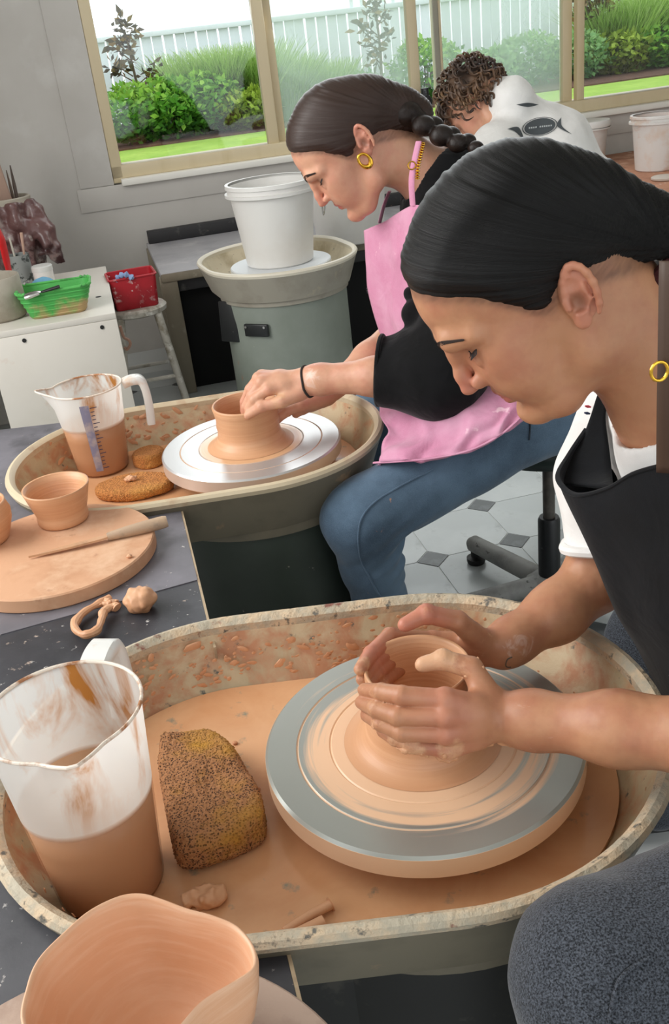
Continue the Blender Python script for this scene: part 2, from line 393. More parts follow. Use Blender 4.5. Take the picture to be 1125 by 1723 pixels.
for i in range(74):
    a = -4.6+i*.1685; p = put('picket', pk2 if a > 3.6-3 else pk, None, fence); p.location = (a, 0, 0); p.rotation_euler = (0, rng.normal(0, .006), 0)
put('rail', box((1.6, -.03, 1.345), (12.6, .09, .07), None, .005), m_picket, fence)
put('rail', box((1.6, .04, .35), (12.6, .05, .09), None, .005), m_picket, fence)

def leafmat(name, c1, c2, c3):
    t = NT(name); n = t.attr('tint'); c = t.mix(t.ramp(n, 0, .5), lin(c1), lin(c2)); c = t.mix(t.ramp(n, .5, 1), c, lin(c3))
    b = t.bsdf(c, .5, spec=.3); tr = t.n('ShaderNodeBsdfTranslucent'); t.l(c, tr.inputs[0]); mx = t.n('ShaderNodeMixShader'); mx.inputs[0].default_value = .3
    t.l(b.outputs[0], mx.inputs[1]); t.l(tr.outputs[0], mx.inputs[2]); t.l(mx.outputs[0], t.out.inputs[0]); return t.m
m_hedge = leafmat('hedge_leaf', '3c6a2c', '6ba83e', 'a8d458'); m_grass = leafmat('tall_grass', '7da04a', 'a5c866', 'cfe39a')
m_olive = leafmat('yellow_shrub_leaf', '5e5a2e', '87a03a', 'b9cf52'); m_magn = leafmat('magnolia_leaf', '4a4038', '6a5f48', 'a98a55'); m_stem = mat('bark', '6a5848', .8)
m_blue = leafmat('blue_green_leaf', '4f7d52', '7fae6c', 'aed08c')
def leaves(pts, size, tint, up=.3, ln=2.):
    """folded leaves, each four triangles, at the given points"""
    n = len(pts); d = rng.normal(size=(n, 3)); d[:, 2] = d[:, 2]*.6+up; d /= np.linalg.norm(d, axis=1, keepdims=True)
    s = np.cross(d, rng.normal(size=(n, 3))); s /= np.linalg.norm(s, axis=1, keepdims=True); u_ = np.cross(d, s); L = size*rng.uniform(.7, 1.3, (n, 1))
    V = np.stack([pts, pts+d*L*.5+s*L/ln*.5+u_*L*.08, pts+d*L, pts+d*L*.5-s*L/ln*.5+u_*L*.08], 1).reshape(-1, 3)
    F = np.arange(n*4).reshape(-1, 4); return V, F, np.repeat(tint, 4)
def clump(name, a, b, rx, ry, h, n, m, size, label, cat='shrub', group=None, z0=0., up=.4):
    t = thing(name, RP(a, b, .02), label, cat, group); q = rng.normal(size=(n, 3)); q /= np.linalg.norm(q, axis=1, keepdims=True)
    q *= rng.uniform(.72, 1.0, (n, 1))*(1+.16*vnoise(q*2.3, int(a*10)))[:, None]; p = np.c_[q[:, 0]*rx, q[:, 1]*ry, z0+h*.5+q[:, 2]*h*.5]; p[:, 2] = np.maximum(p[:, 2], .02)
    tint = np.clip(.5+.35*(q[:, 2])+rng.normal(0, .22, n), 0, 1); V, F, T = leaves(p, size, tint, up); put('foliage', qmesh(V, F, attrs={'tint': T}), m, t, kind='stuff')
    mb = MB()
    for k in range(4): mb.tube([(0, 0, 0), (rng.uniform(-.5, .5)*rx, rng.uniform(-.4, .4)*ry, h*.55)], [.02, .008], 6)
    put('stem', mb.done(), m_stem, t); return t
hedge_at = [(-.1, 10.15, 'leafy green shrub at the foot of the left magnolia'), (.42, 10.2, 'bright green shrub in the hedge seen through the first window pane'), (.9, 10.25, 'rounded green shrub beside the tall grass behind the left pane')]
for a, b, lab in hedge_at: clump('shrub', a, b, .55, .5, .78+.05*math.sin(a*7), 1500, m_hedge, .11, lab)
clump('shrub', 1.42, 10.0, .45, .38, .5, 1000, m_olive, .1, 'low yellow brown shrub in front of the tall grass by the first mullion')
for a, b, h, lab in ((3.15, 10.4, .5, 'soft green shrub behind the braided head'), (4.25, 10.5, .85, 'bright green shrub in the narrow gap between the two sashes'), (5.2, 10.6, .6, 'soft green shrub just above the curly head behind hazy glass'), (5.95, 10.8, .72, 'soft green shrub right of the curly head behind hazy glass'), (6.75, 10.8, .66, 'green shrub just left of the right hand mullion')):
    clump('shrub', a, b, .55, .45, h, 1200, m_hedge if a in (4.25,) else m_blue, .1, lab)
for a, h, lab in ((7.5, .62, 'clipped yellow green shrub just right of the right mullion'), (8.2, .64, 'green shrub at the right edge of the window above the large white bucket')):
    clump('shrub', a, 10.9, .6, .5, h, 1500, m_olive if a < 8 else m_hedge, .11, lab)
def grass(a, b, r, h, n, lab):
    t = thing('grass_tuft', RP(a, b, .02), lab, 'grass', None); ang = rng.uniform(0, 2*PI, n); rr = r*np.sqrt(rng.uniform(0, 1, n)); x, y = rr*np.cos(ang)*.6, rr*np.sin(ang)*.5
    H = h*rng.uniform(.75, 1.1, n); lean = rng.normal(0, .16, (n, 2))+np.c_[x, y]*.5; V = []; w = .009; tint = np.clip(rng.normal(.5, .25, n), 0, 1)
    c = np.c_[x, y, np.zeros(n)]; m_ = c+np.c_[lean*H[:, None]*.45, H*.6]; e = c+np.c_[lean*H[:, None]*1.3, H]; s = np.c_[np.cos(ang), np.sin(ang), np.zeros(n)]*w
    V = np.stack([c-s, c+s, m_+s, m_-s, m_-s, m_+s, e+s*.2, e-s*.2], 1).reshape(-1, 3); put('blades', qmesh(V, np.arange(n*8).reshape(-1, 4), attrs={'tint': np.repeat(tint, 8)}), m_grass, t, kind='stuff')
for a, b, h, lab in ((1.05, 10.75, .98, 'tall feathery pale green grass left of the first mullion'), (1.6, 10.7, 1.0, 'tall feathery grass right against the first mullion'), (2.05, 10.75, .8, 'tall pale grass behind hazy glass above the braided head'), (2.6, 10.7, .68, 'tall grass seen over the hair of the woman in pink'), (7.7, 11.2, 1.0, 'tall light green grass beside the right mullion'), (8.4, 11.2, 1.08, 'tall light green grass at the right edge of the window')):
    grass(a, b, .75, h, 1700, lab)
def magnolia(a, b, h, zs, lab):
    t = thing('magnolia_tree', RP(a, b, .02), lab, 'tree'); put('trunk', MB().tube([(0, 0, 0), (.03, 0, h*.5), (0, 0, h)], [.025, .02, .008], 8).done(), m_stem, t)
    ps = []; mb = MB()
    for z in np.linspace(zs, h, 11):
        an = rng.uniform(0, 2*PI); r = .24*(1.1-.75*(z-zs)/(h-zs)); e = np.array([math.cos(an)*r, math.sin(an)*r*.6, z+.05]); mb.tube([(0, 0, z-.1), e], [.01, .006], 6); ps += [e+rng.normal(0, .055, 3) for _ in range(17)]
    put('branch', mb.done(), m_stem, t); V, F, T = leaves(np.array(ps), .13, rng.uniform(0, 1, len(ps)), .1, 2.2); put('foliage', qmesh(V, F, attrs={'tint': T}), m_magn, t, kind='stuff')
magnolia(.05, 10.5, 1.4, .72, 'young dark leaved magnolia rising at the left edge of the window')
magnolia(3.5, 10.35, 1.5, .62, 'young dark leaved magnolia behind the hazy second pane')
magnolia(7.25, 11.1, 1.14, .85, 'dark leaved magnolia tip above the tall grass at the right')

# ---------------------------------------------------------------- studio materials
m_clay = mat('wet_terracotta_clay', 'd6a47e', .5, spots=[('bd8058', 12, .45, .75), ('dfac85', 40, .55, .8)], bump=(.25, 45, .003))
m_thrown = mat('thrown_clay_rings', 'd6a47c', .42, spots=[('c89068', 30, .4, .7, (.05, .05, 3)), ('e0b08b', 55, .5, .8, (.05, .05, 4))], bump=(.35, 60, .002, (.02, .02, 3)))
m_dryclay = mat('leather_hard_clay', 'c98d66', .7, spots=[('b97a52', 9, .45, .75), ('d6a27c', 30, .55, .8)], bump=(.3, 60, .002))
m_bat = mat('clay_stained_bat', 'cf9f7c', .75, spots=[('b98763', 7, .5, .72), ('dcb696', 16, .5, .75), ('a8785a', 22, .66, .76)], bump=(.25, 70, .0015))
m_bat2 = mat('pale_stained_bat', 'b7a090', .7, spots=[('9a7f70', 14, .5, .72), ('c9b7a8', 22, .55, .75), ('a06a52', 18, .64, .72)], bump=(.25, 60, .002))
m_black_rub = mat('black_rubber', '151515', .5)
m_darkmetal = mat('black_painted_steel', '1b1d1f', .4, spots=[('5a5c5c', 40, .66, .72)])
m_steel = mat('chrome_steel', 'c8c8c8', .2, metal=1.)
def slipmat():
    t = NT('liquid_clay_slip'); c = t.mix(t.ramp(t.noise(9, 5, dist=.5), .4, .7), lin('dcaa80'), lin('cf976c')); c = t.mix(t.ramp(t.noise(30, 5), .62, .72), c, lin('8f8a78'))
    t.bsdf(c, .22, 0, t.bump(t.noise(14, 3), .12, .004), spec=.5); return t.m
m_slip = slipmat()
def traymat(name, base, lo, hi, dirt='b98460'):
    t = NT(name); c = t.mix(t.ramp(t.noise(10, 6), .45, .7), lin(base), lin('a89878')); c = t.mix(t.ramp(t.noise(22, 6, dist=.4), lo, hi), c, lin(dirt)); c = t.mix(t.ramp(t.noise(55, 5), .64, .7), c, lin('5f6058'))
    t.bsdf(c, .5, 0, t.bump(t.noise(60, 5), .35, .002)); return t.m
m_tray1 = traymat('clay_splashed_tray', 'c9b694', .42, .62); m_tray2 = traymat('cream_tray', 'c4ae8a', .46, .66); m_tray3 = traymat('clean_cream_tray', 'd6cab0', .66, .8)
def rimmat():
    t = NT('crusted_tray_rim'); c = t.mix(t.ramp(t.noise(35, 6), .42, .6), lin('b9b09c'), lin('d8c0a0')); c = t.mix(t.ramp(t.noise(70, 6), .58, .66), c, lin('6d6a62')); c = t.mix(t.ramp(t.noise(28, 4), .64, .7), c, lin('8a5a4c'))
    t.bsdf(c, .7, 0, t.bump(t.noise(90, 6), .9, .004)); return t.m
m_rim1 = rimmat(); m_rim2 = mat('cream_plastic_rim', 'd2c2a4', .45, spots=[('b99878', 20, .55, .75)]); m_rim3 = mat('pale_plastic_rim', 'dcd4c2', .4)
def headmat(name, metal, slipcol, r0, r1, ringamp, rough, side=.9):
    """aluminium disc with rings of slip left by spinning"""
    t = NT(name); sx = t.n('ShaderNodeSeparateXYZ'); t.l(t.tc.outputs['Object'], sx.inputs[0])
    r = t.math('SQRT', t.math('ADD', t.math('MULTIPLY', sx.outputs[0], sx.outputs[0]), t.math('MULTIPLY', sx.outputs[1], sx.outputs[1])))
    cv = t.n('ShaderNodeCombineXYZ'); t.l(t.math('MULTIPLY', r, 60.), cv.inputs[0]); t.l(t.math('MULTIPLY', sx.outputs[0], 3.), cv.inputs[1]); t.l(t.math('MULTIPLY', sx.outputs[1], 3.), cv.inputs[2])
    n = t.noise(1.0, 4, vec=cv.outputs[0]); cov = t.math('ADD', t.ramp(r, r1, r0), t.math('MULTIPLY', t.math('SUBTRACT', n, .5), ringamp)); cov = t.ramp(cov, .38, .62)
    line = t.math('LESS_THAN', t.math('ABSOLUTE', t.math('SUBTRACT', r, .131)), .0012); cov = t.math('MAXIMUM', cov, t.math('MULTIPLY', line, .75)); cov = t.math('MAXIMUM', cov, t.math('MULTIPLY', t.math('LESS_THAN', sx.outputs[2], .4972), side))
    c = t.mix(cov, lin(metal), lin(slipcol)); nm = t.bump(t.noise(1.6, 3, vec=cv.outputs[0]), .12, .001)
    b = t.bsdf(c, t.ramp(cov, -1.2, 3.0) if False else rough, t.math('MULTIPLY', t.math('SUBTRACT', 1., cov), .55), nm); return t.m
m_head1 = headmat('slip_smeared_wheel_head', 'a9aca6', 'ecc4a0', .085, .155, 1.9, .34); m_head2 = headmat('bright_wheel_head', 'c6c6c6', 'dcae84', .06, .125, .8, .3, .35); m_head3 = mat('white_wheel_head', 'dfe3e6', .35)
def drummat(name, base, dk):
    return mat(name, base, .5, spots=[(dk, 3, .4, .7), ('a8623c', 9, .69, .74, (1.6, 1.6, .5)), ('b9b8a8', 60, .7, .74)], bump=(.1, 20, .003))
m_drum2, m_drum3, m_drum1 = drummat('dark_green_drum', '39423a', '2a302a'), drummat('grey_green_drum', '868d84', '737a70'), mat('black_drum', '1a1b1a', .6, spots=[('3a3833', 20, .62, .7)])
m_outer = mat('tray_outside', '77705f', .5, spots=[('5f594b', 8, .45, .7), ('a58a6c', 14, .64, .74)]); m_outer3 = mat('tray_outside_grey', '9d978a', .5, spots=[('857d70', 8, .45, .7), ('b9aa92', 12, .6, .72)])

# ---------------------------------------------------------------- pottery wheels
def stadium(R, L, n=40, squash=1.):
    """tray outline: half circle about the wheel, straight sides, rounded tail at x = -L"""
    p = [(R*math.cos(a), R*math.sin(a)*squash) for a in np.linspace(-PI/2, PI/2, n)]
    q = [(-L+R*.98*math.cos(a), R*math.sin(a)*squash) for a in np.linspace(PI/2, 1.5*PI, n)]
    side = [(-L*k/7, R*squash) for k in range(1, 7)]; side2 = [(-L+L*k/7, -R*squash) for k in range(1, 7)]
    return p+side+q+side2
def tray_mesh(R, L, zt, zb, w=.013, n=40):
    mb = MB(); prof = [(-.035, zb-.008), (-.03, zb-.008), (-.012, zt-.045), (-.002, zt-.018), (.0, zt-.012)]
    inner = [(-w-.004, zt-.016), (-w-.018, zt-.05), (-.045, zb+.012), (-.06, zb)]
    rings = [[(x, y, z) for x, y in stadium(R+d, L, n)] for d, z in prof]; mb.loft(rings, True, False)
    mi = MB(); rings = [[(x, y, z) for x, y in stadium(R+d, L, n)] for d, z in inner]; mi.loft(rings, False, True)
    mr = MB(); pr_ = [(0, zt-.014), (.003, zt-.006), (.0, zt-.001), (-.006, zt+.001), (-w, zt-.001), (-w-.005, zt-.006), (-w-.004, zt-.018)]
    mr.loft([[(x, y, z) for x, y in stadium(R+d, L, n)] for d, z in pr_], False, False)
    return mb.done(), mi.done(), mr.done()
def wheel(loc, rz, R, L, label, mats, head_r=.165, thick=.028, slip=True, grooves=False):
    mt, mo, mr, mh, md = mats; t = thing('pottery_wheel', (loc[0], loc[1], 0), label, 'pottery wheel', None, rz)
    a, b, c = tray_mesh(R, L, .52, .432, .0095); put('tray', b, mt, t); put('tray_skirt', a, mo, t); put('tray_rim', c, mr, t)
    put('drum', MB().lathe([(0, .0), (.205, .0), (.205, .41), (.2, .425), (0, .425)], n=64).done(), md, t)
    put('drum_band', MB().lathe([(.205, .405), (.212, .408), (.212, .424), (.205, .427)], n=64).done(), mo, t)
    z = .5; h = head_r; pr_ = [(0, z-thick), (h-.004, z-thick), (h, z-thick+.004), (h, z-.003), (h-.003, z)]
    if grooves: pr_ += [(.1325, z), (.131, z-.0012), (.1295, z), (.098, z), (.0965, z-.001), (.095, z)]
    put('wheel_head', MB().lathe(pr_+[(0, z)], n=128).done(.5), mh, t)
    put('shaft', MB().lathe([(0, .425), (.03, .425), (.03, z-thick+.001), (0, z-thick+.001)], n=24).done(), m_darkmetal, t)
    if slip: put('slip_pool', MB().loft([[(x, y, zz) for x, y in stadium(R-.05, L, 40)] for zz in (.434, .4455)], True, True).done(), m_slip, t)
    return t
w1 = wheel((.063, .786), 0., .247, .2, 'pottery wheel with clay splashed oval tray holding the brown sponge and cupped hands', (m_tray1, m_outer, m_rim1, m_head1, m_drum1), grooves=True)
w2 = wheel((-.137, 1.65), math.radians(5), .243, .2, 'pottery wheel with shiny metal head and dark green drum beside the bent denim knee', (m_tray2, m_outer, m_rim2, m_head2, m_drum2), grooves=True)
w3 = wheel((-.076, 3.18), math.radians(-72), .25, .085, 'pottery wheel with clean cream tray and grey green drum carrying the white bucket', (m_tray3, m_outer3, m_rim3, m_head3, m_drum3), slip=False)
# bracket and loose plate on the far wheel's drum
br = MB().box((0, 0, 0), (.012, .085, .04), None, .003).done(.9); mb = MB().box((0, 0, 0), (.012, .085, .04), None, .003)
o = put('bracket', mb.done(.9), m_darkmetal, w3); ang = math.radians(-118+72); o.location = (.211*math.cos(ang), .211*math.sin(ang), .335); o.rotation_euler.z = ang
sc_me = MB().lathe([(0, -.003), (.004, -.003), (.004, .003), (0, .003)], (0, 0, 0), 10, axis=Matrix.Rotation(PI/2, 4, 'Y')).done()
for y in (-.033, .033): q = put('screw', sc_me, m_steel, o); q.location = (.008, y, .012)
o = put('hinge_plate', box((0, 0, 0), (.01, .07, .13), None, .003), m_darkmetal, w3); ang = math.radians(-152+72); o.location = (.213*math.cos(ang), .213*math.sin(ang), .35); o.rotation_euler = (0, -.1, ang+.5)
# clay spatter thrown on the tray walls: low relief dabs
def spatter(t, R, L, spots, m):
    mb = MB()
    for (th, zz, s, e) in spots:
        st = stadium(R-.0165-.032*(.505-zz)/.06, L, 40); kf = (th*len(st)) % len(st); k = int(kf); fr_ = kf-k; x, y = st[k][0]*(1-fr_)+st[(k+1) % len(st)][0]*fr_, st[k][1]*(1-fr_)+st[(k+1) % len(st)][1]*fr_; nx, ny = st[(k+2) % len(st)][0]-st[k-2][0], st[(k+2) % len(st)][1]-st[k-2][1]; an = math.atan2(ny, nx)
        bm = bmesh.new(); bmesh.ops.create_icosphere(bm, subdivisions=2, radius=1); M_ = Matrix.Translation((x, y, zz)) @ Matrix.Rotation(an, 4, 'Z') @ Matrix.Rotation(rng.uniform(-.8, .8), 4, 'Y'); vs = []
        for v in bm.verts: f = 1+.35*float(vnoise(np.array([v.co[:]])*2.2, int(th*999)+int(s*1e5))[0]); vs.append(M_ @ Vector((v.co.x*s*e*f, v.co.y*s*.2*f, v.co.z*s*f)))
        bm.verts.index_update(); mb.add(vs, [tuple(q.index for q in f.verts) for f in bm.faces]); bm.free()
    put('clay_spatter', mb.done(), m, t, kind='stuff')
spatter(w1, .244, .2, [(.40+.15*c_+rng.normal(0, .025), .505-.05*rng.uniform()**.8, rng.uniform(.0008, .0036)*(1.5 if rng.uniform() < .12 else .8), rng.uniform(.7, 2.4)) for c_ in (0, .3, .8, 1.3) for _ in range(80)]+[(rng.uniform(.68, .85), rng.uniform(.46, .505), rng.uniform(.001, .003), 1.5) for _ in range(20)]+[(rng.uniform(.1, .36), rng.uniform(.46, .5), rng.uniform(.0008, .002), 1.3) for _ in range(10)], m_clay)
spatter(w2, .243, .2, [(rng.uniform(.36, .63), rng.uniform(.455, .508), rng.uniform(.0015, .005), rng.uniform(.8, 2.8)) for _ in range(130)]+[(rng.uniform(.1, .3), rng.uniform(.455, .5), rng.uniform(.001, .0028), 1.4) for _ in range(9)], m_clay)

# the pot being thrown on the near wheel and the one on the middle wheel
p1 = thing('clay_bowl', (.063, .786, .5), 'wet clay bowl being shaped between two hands on the spinning wheel', 'bowl')
put('bowl_wall', MB().lathe([(0, .0005), (.082, .0005), (.072, .002), (.064, .006), (.058, .015), (.0535, .035), (.0535, .06), (.0535, .08), (.0535, .0885), (.052, .0905), (.0495, .0885), (.048, .07), (.047, .04), (.042, .024), (.03, .016), (0, .014)], n=96).done(2), m_thrown, p1)
p2 = thing('clay_cylinder', (-.137, 1.65, .5), 'freshly thrown low clay cylinder with slip at its foot on the shiny wheel', 'pot')
put('pot_wall', MB().lathe([(0, .0005), (.08, .0005), (.068, .006), (.059, .016), (.0565, .03), (.058, .04), (.0565, .052), (.0585, .066), (.0605, .076), (.059, .079), (.056, .0775), (.052, .06), (.051, .03), (.045, .014), (0, .012)], n=96).done(2), m_thrown, p2)

# ---------------------------------------------------------------- the dark table between the wheels
m_board = mat('paint_spattered_dark_board', '3a3a3f', .42, spots=[('57585e', 3, .4, .65), ('25262a', 7, .55, .75), ('b9a698', 34, .66, .71), ('c8c4c0', 90, .66, .72), ('a87860', 18, .7, .74)], bump=(.15, 40, .002))
m_board2 = mat('grey_worn_board', '66646a', .45, spots=[('85828a', 4, .4, .7), ('4a494e', 9, .55, .75), ('b59c8c', 22, .66, .72), ('d0cbc6', 80, .68, .73)], bump=(.15, 40, .002))
m_edge = mat('board_edge', 'b6a184', .7, spots=[('7d6a55', 20, .5, .7)])
tb = thing('low_table', (-.8, 1.2, 0), 'low dark paint spattered table fitted round the wheel trays, holding the clay bats', 'table')
TT = .497
def outline(c, rz, R, L):
    """tray outline just under its rim, in the room"""
    return [(c[0]+x*math.cos(rz)-y*math.sin(rz), c[1]+x*math.sin(rz)+y*math.cos(rz)) for x, y in stadium(R, L, 40)]
def edge_x(y): return -.252+(1.435-y)*.1905
o1, o2 = outline((.063, .786), 0, .2405, .2), outline((-.137, 1.65), math.radians(5), .2365, .2)
mid_front = [p for p in o2[46:][::-1] if p[0] < edge_x(p[1])-.001]              # right to left along the front, round the tail, to its back
i0 = max(range(len(o2)), key=lambda i: -o2[i][0]); fr = [p for p in o2[i0:] if p[0] < edge_x(p[1])][::-1]; bk = [p for p in o2[40:i0+1] if p[0] < -.5 and p[1] < 1.87][::-1]
j0 = max(range(len(o1)), key=lambda i: -o1[i][0]); nb = [p for p in o1[40:j0+1] if p[0] < edge_x(p[1])][::-1]; nf = [p for p in o1[j0:] if p[0] < edge_x(p[1])]
sl = lambda x: 1.125+(x+.35)*.32                                                   # seam between the two boards
rear = [(edge_x(fr[0][1]), fr[0][1])]+fr+bk+[(bk[-1][0]-.005, 1.89), (-1.15, 1.9), (-1.15, sl(-1.15)), (edge_x(1.17), sl(edge_x(1.17)))]
front = [(edge_x(1.168), sl(edge_x(1.17))-.0006), (-1.15, sl(-1.15)-.0006), (-1.15, .1), (edge_x(.1), .1), (edge_x(nf[-1][1]), nf[-1][1])]+nf[::-1]+nb[:-1]+[(edge_x(nb[-1][1]), nb[-1][1])]
def slab(name, poly, z0, z1, m):
    bm = bmesh.new(); vs = [bm.verts.new((p[0]+.8, p[1]-1.2, z1)) for p in poly]; f = bm.faces.new(vs); r = bmesh.ops.extrude_face_region(bm, geom=[f]); bmesh.ops.translate(bm, verts=[v for v in r['geom'] if isinstance(v, bmesh.types.BMVert)], vec=(0, 0, z0-z1)); bmesh.ops.recalc_face_normals(bm, faces=bm.faces)
    bmesh.ops.triangulate(bm, faces=[f for f in bm.faces if len(f.verts) > 4]); me = bpy.data.meshes.new(name); bm.to_mesh(me); bm.free(); return put(name, me, m, tb)
slab('board', rear, TT-.016, TT, m_board2); slab('board', front, TT-.016, TT-.0012, m_board)
for y0, y1 in ((1.0, 1.43), (.12, .545)): slab('edge_strip', [(edge_x(y0)+.0035, y0), (edge_x(y0)+.0002, y0), (edge_x(y1)+.0002, y1), (edge_x(y1)+.0035, y1)], TT-.018, TT-.0006, m_edge)
for x, y in ((-.68, 1.12), (-1.1, .15), (-1.1, 1.85), (-.2, .15), (-.4, 1.2)): slab('leg', [(x-.02, y-.02), (x+.02, y-.02), (x+.02, y+.02), (x-.02, y+.02)], 0, TT-.0165, m_darkmetal)

def disc(name, c, r, h, label, cat, m, z, edge=.002):
    o = put(name, MB().lathe([(0, 0), (r-edge, 0), (r, edge), (r, h-edge), (r-edge, h), (0, h)], n=96).done(.7), m, None, label, cat); o.location = (c[0], c[1], z); return o
disc('throwing_bat', (-0.4169, 1.2799), 0.1455, .022, 'round clay stained bat under the two small bowls and wooden knife', 'bat', m_bat, TT+.0002)
disc('throwing_bat', (-.2046, .349), .1934, .02, 'round pale stained bat under the large foreground bowl', 'bat', m_bat2, TT-.0008)
BZ = .5195
b1 = thing('small_bowl', (-.4236, 1.373, BZ), 'small leather hard clay bowl with flared rim beside the knife on the bat', 'bowl')
put('bowl_wall', MB().lathe([(0, 0), (.041, 0), (.044, .004), (.044, .012), (.043, .018), (.047, .03), (.053, .052), (.0565, .064), (.0565, .067), (.0535, .0665), (.049, .05), (.042, .026), (.03, .014), (0, .011)], n=72).done(2), m_thrown, b1); b1.scale = (.905, .905, .905)
c = (-0.5375,1.341,0.5195)
b2 = thing('small_bowl', (c[0], c[1]-.01, BZ), 'small round bellied clay bowl cut off by the left edge', 'bowl')
put('bowl_wall', MB().lathe([(0, 0), (.038, 0), (.041, .004), (.046, .016), (.053, .036), (.054, .05), (.049, .064), (.049, .069), (.0465, .07), (.0455, .064), (.049, .05), (.046, .03), (.034, .014), (0, .011)], n=72).done(2), m_thrown, b2); b2.scale = (.92, .92, .92)
# wooden knife
k0, k1 = np.array((-0.4514,1.253,0.5225)), np.array((-0.2519,1.305,0.5285)); kd = (k1-k0)/np.linalg.norm(k1-k0); kl = np.linalg.norm(k1-k0); side_ = np.cross((0, 0, 1), kd)
kn = thing('potters_knife', tuple(k0), 'clay coated knife with round wooden handle lying across the bat', 'knife')
m_knife = mat('weathered_wood_handle', 'b59a80', .65, spots=[('7d7468', 30, .5, .68), ('c9ab8c', 16, .5, .7)], bump=(.4, 60, .002))
put('handle', MB().tube([kd*kl*f for f in (.56, .58, .7, .85, .97, 1.0)], [.0055, .0065, .0085, .0098, .0098, .0085], 14).done(.9), m_knife, kn)
pts = [kd*kl*f for f in (0, .12, .3, .5, .58)]; ws = (.0004, .004, .0065, .0068, .005); mb = MB()
mb.loft([[p-side_*w+np.array([0, 0, -.001]), p+side_*w+np.array([0, 0, -.001]), p+side_*w+np.array([0, 0, .0006]), p-side_*w+np.array([0, 0, .0022])] for p, w in zip(pts, ws)])
put('blade', mb.done(.4), mat('clay_coated_blade', 'c59b78', .5, spots=[('9a7a60', 20, .5, .7)]), kn)
# clay scraps on the table and in the trays
def lump(name, c, r, seed, label, m=None, amp=.28, f=1.6, cat='clay', cuts=()):
    s = Sdf().ell((0, 0, 0), r, k=.004)
    for q in cuts: s.ell(q[0], q[1], k=.004, mode=q[2])
    V, F = s.mesh(max(r)/16, fn=lambda p, d: d+amp*min(r)*(fbm(p/max(r)*f+seed, seed, 2)-.35*np.abs(vnoise(p/max(r)*f*1.9+seed)))); V[:, 2] = np.maximum(V[:, 2], -min(r[2], -0+r[2])*.8)
    o = put(name, qmesh(V, F), m or m_clay, None, label, cat); o.location = (c[0], c[1], c[2]-V[:, 2].min()); return o
c = (-0.2738,1.113,0.496); lump('clay_ball', c, (.019, .018, .0185), 5, 'torn ball of wet clay on the dark table by the bat', amp=.3, f=.95)
c = (-0.2989,1.22,0.5195); lump('clay_crumb', c, (.0045, .003, .003), 9, 'tiny crumb of clay on the bat below the knife', cat='clay crumb')
lp = [(-0.3159,1.138,0.501), (-0.3297,1.125,0.503), (-0.3491,1.106,0.502), (-0.3549,1.077,0.502), (-0.3396,1.053,0.502), (-0.3224,1.057,0.503), (-0.3197,1.083,0.503), (-0.3191,1.101,0.504), (-0.3073,1.109,0.506), (-0.3023,1.106,0.504)]
lo_ = np.array(lp[3]); lo_[2] = .4962; cv = [np.array(p)-lo_+np.array([0, 0, .003]) for p in cat_rom(lp, 6)]; rad = [.0054*(1+.16*math.sin(i*.5)+.1*math.sin(i*1.3)) for i in range(len(cv))]; rad[0] = .002
o = put('clay_coil', MB().tube(cv, rad, 10).done(), m_clay, None, 'curled strip of trimmed clay on the table behind the near jug', 'clay'); o.location = tuple(lo_)
for i, (p, r, lab) in enumerate((((-0.3157,1.124,0.496), (.011, .009, .008), 'small crumpled clay scrap beside the curled clay strip'), ((-0.1648,0.654,0.4455), (.019, .013, .008), 'crumpled clay scrap in the near tray behind the large bowl'))):
    lump('clay_scrap', p, r, 20+i, lab, amp=.45, f=2)
for i, (a, b, r, lab) in enumerate((((482,1566), (556,1524), .0052, 'longer thin roll of clay lying in the near tray'), ((500,1572), (546,1550), .006, 'shorter roll of clay below the longer one in the near tray'))):
    pass
ra, rb = np.array((-0.0895,0.6044,0.451)), np.array((-0.0466,0.6273,0.452)); o = put('clay_roll', MB().tube(cat_rom([np.zeros(3), (rb-ra)*.5+np.array([0, .001, 0]), (rb-ra)*.93, rb-ra], 5), [.0045]*14+[.0055, .007], 12).done(), m_clay, None, 'longer thin roll of clay lying in the near tray', 'clay'); o.location = tuple(ra)
ra, rb = np.array((-0.0806,0.5987,0.451)), np.array((-0.0534,0.6092,0.452)); o = put('clay_roll', MB().tube([np.zeros(3), (rb-ra)*.5, rb-ra], [.006, .006, .0062], 12).done(), m_clay, None, 'shorter roll of clay in front of the longer one in the near tray', 'clay'); o.location = tuple(ra)
for i, (p, lab) in enumerate((((-0.1445,0.8748,0.4455), 'dark speck of clay on the slip above the sponge'), ((-0.1171,0.7945,0.4455), 'small dark clay crumb between sponge and wheel'))): lump('clay_crumb', p, (.003, .0025, .002), 31+i, lab, cat='clay crumb', m=m_dryclay)

# large pinched bowl in the foreground
m_bigbowl = mat('smooth_leather_hard_clay', 'e0af8b', .5, spots=[('d59f78', 5, .4, .7), ('e8c0a0', 60, .45, .8, (.3, .3, 3))], bump=(.2, 80, .001, (.3, .3, 4)))
rim_pts = [(-0.2471,0.4304,0.6), (-0.2488,0.4556,0.604), (-0.2447,0.4762,0.606), (-0.2296,0.4953,0.608), (-0.2129,0.5106,0.61), (-0.1921,0.5196,0.611), (-0.1753,0.5193,0.611), (-0.16,0.5138,0.609), (-0.1409,0.505,0.606), (-0.1212,0.4974,0.604), (-0.1038,0.4873,0.602), (-0.0915,0.4685,0.602), (-0.0894,0.4491,0.605), (-0.1011,0.437,0.608), (-0.1236,0.4219,0.61), (-.146,.398,.609), (-.182,.385,.605), (-.22,.394,.602)]
rim_c = loop_rom(rim_pts, 6); rc_ = np.array([-.167, .452, 0]); rings = []
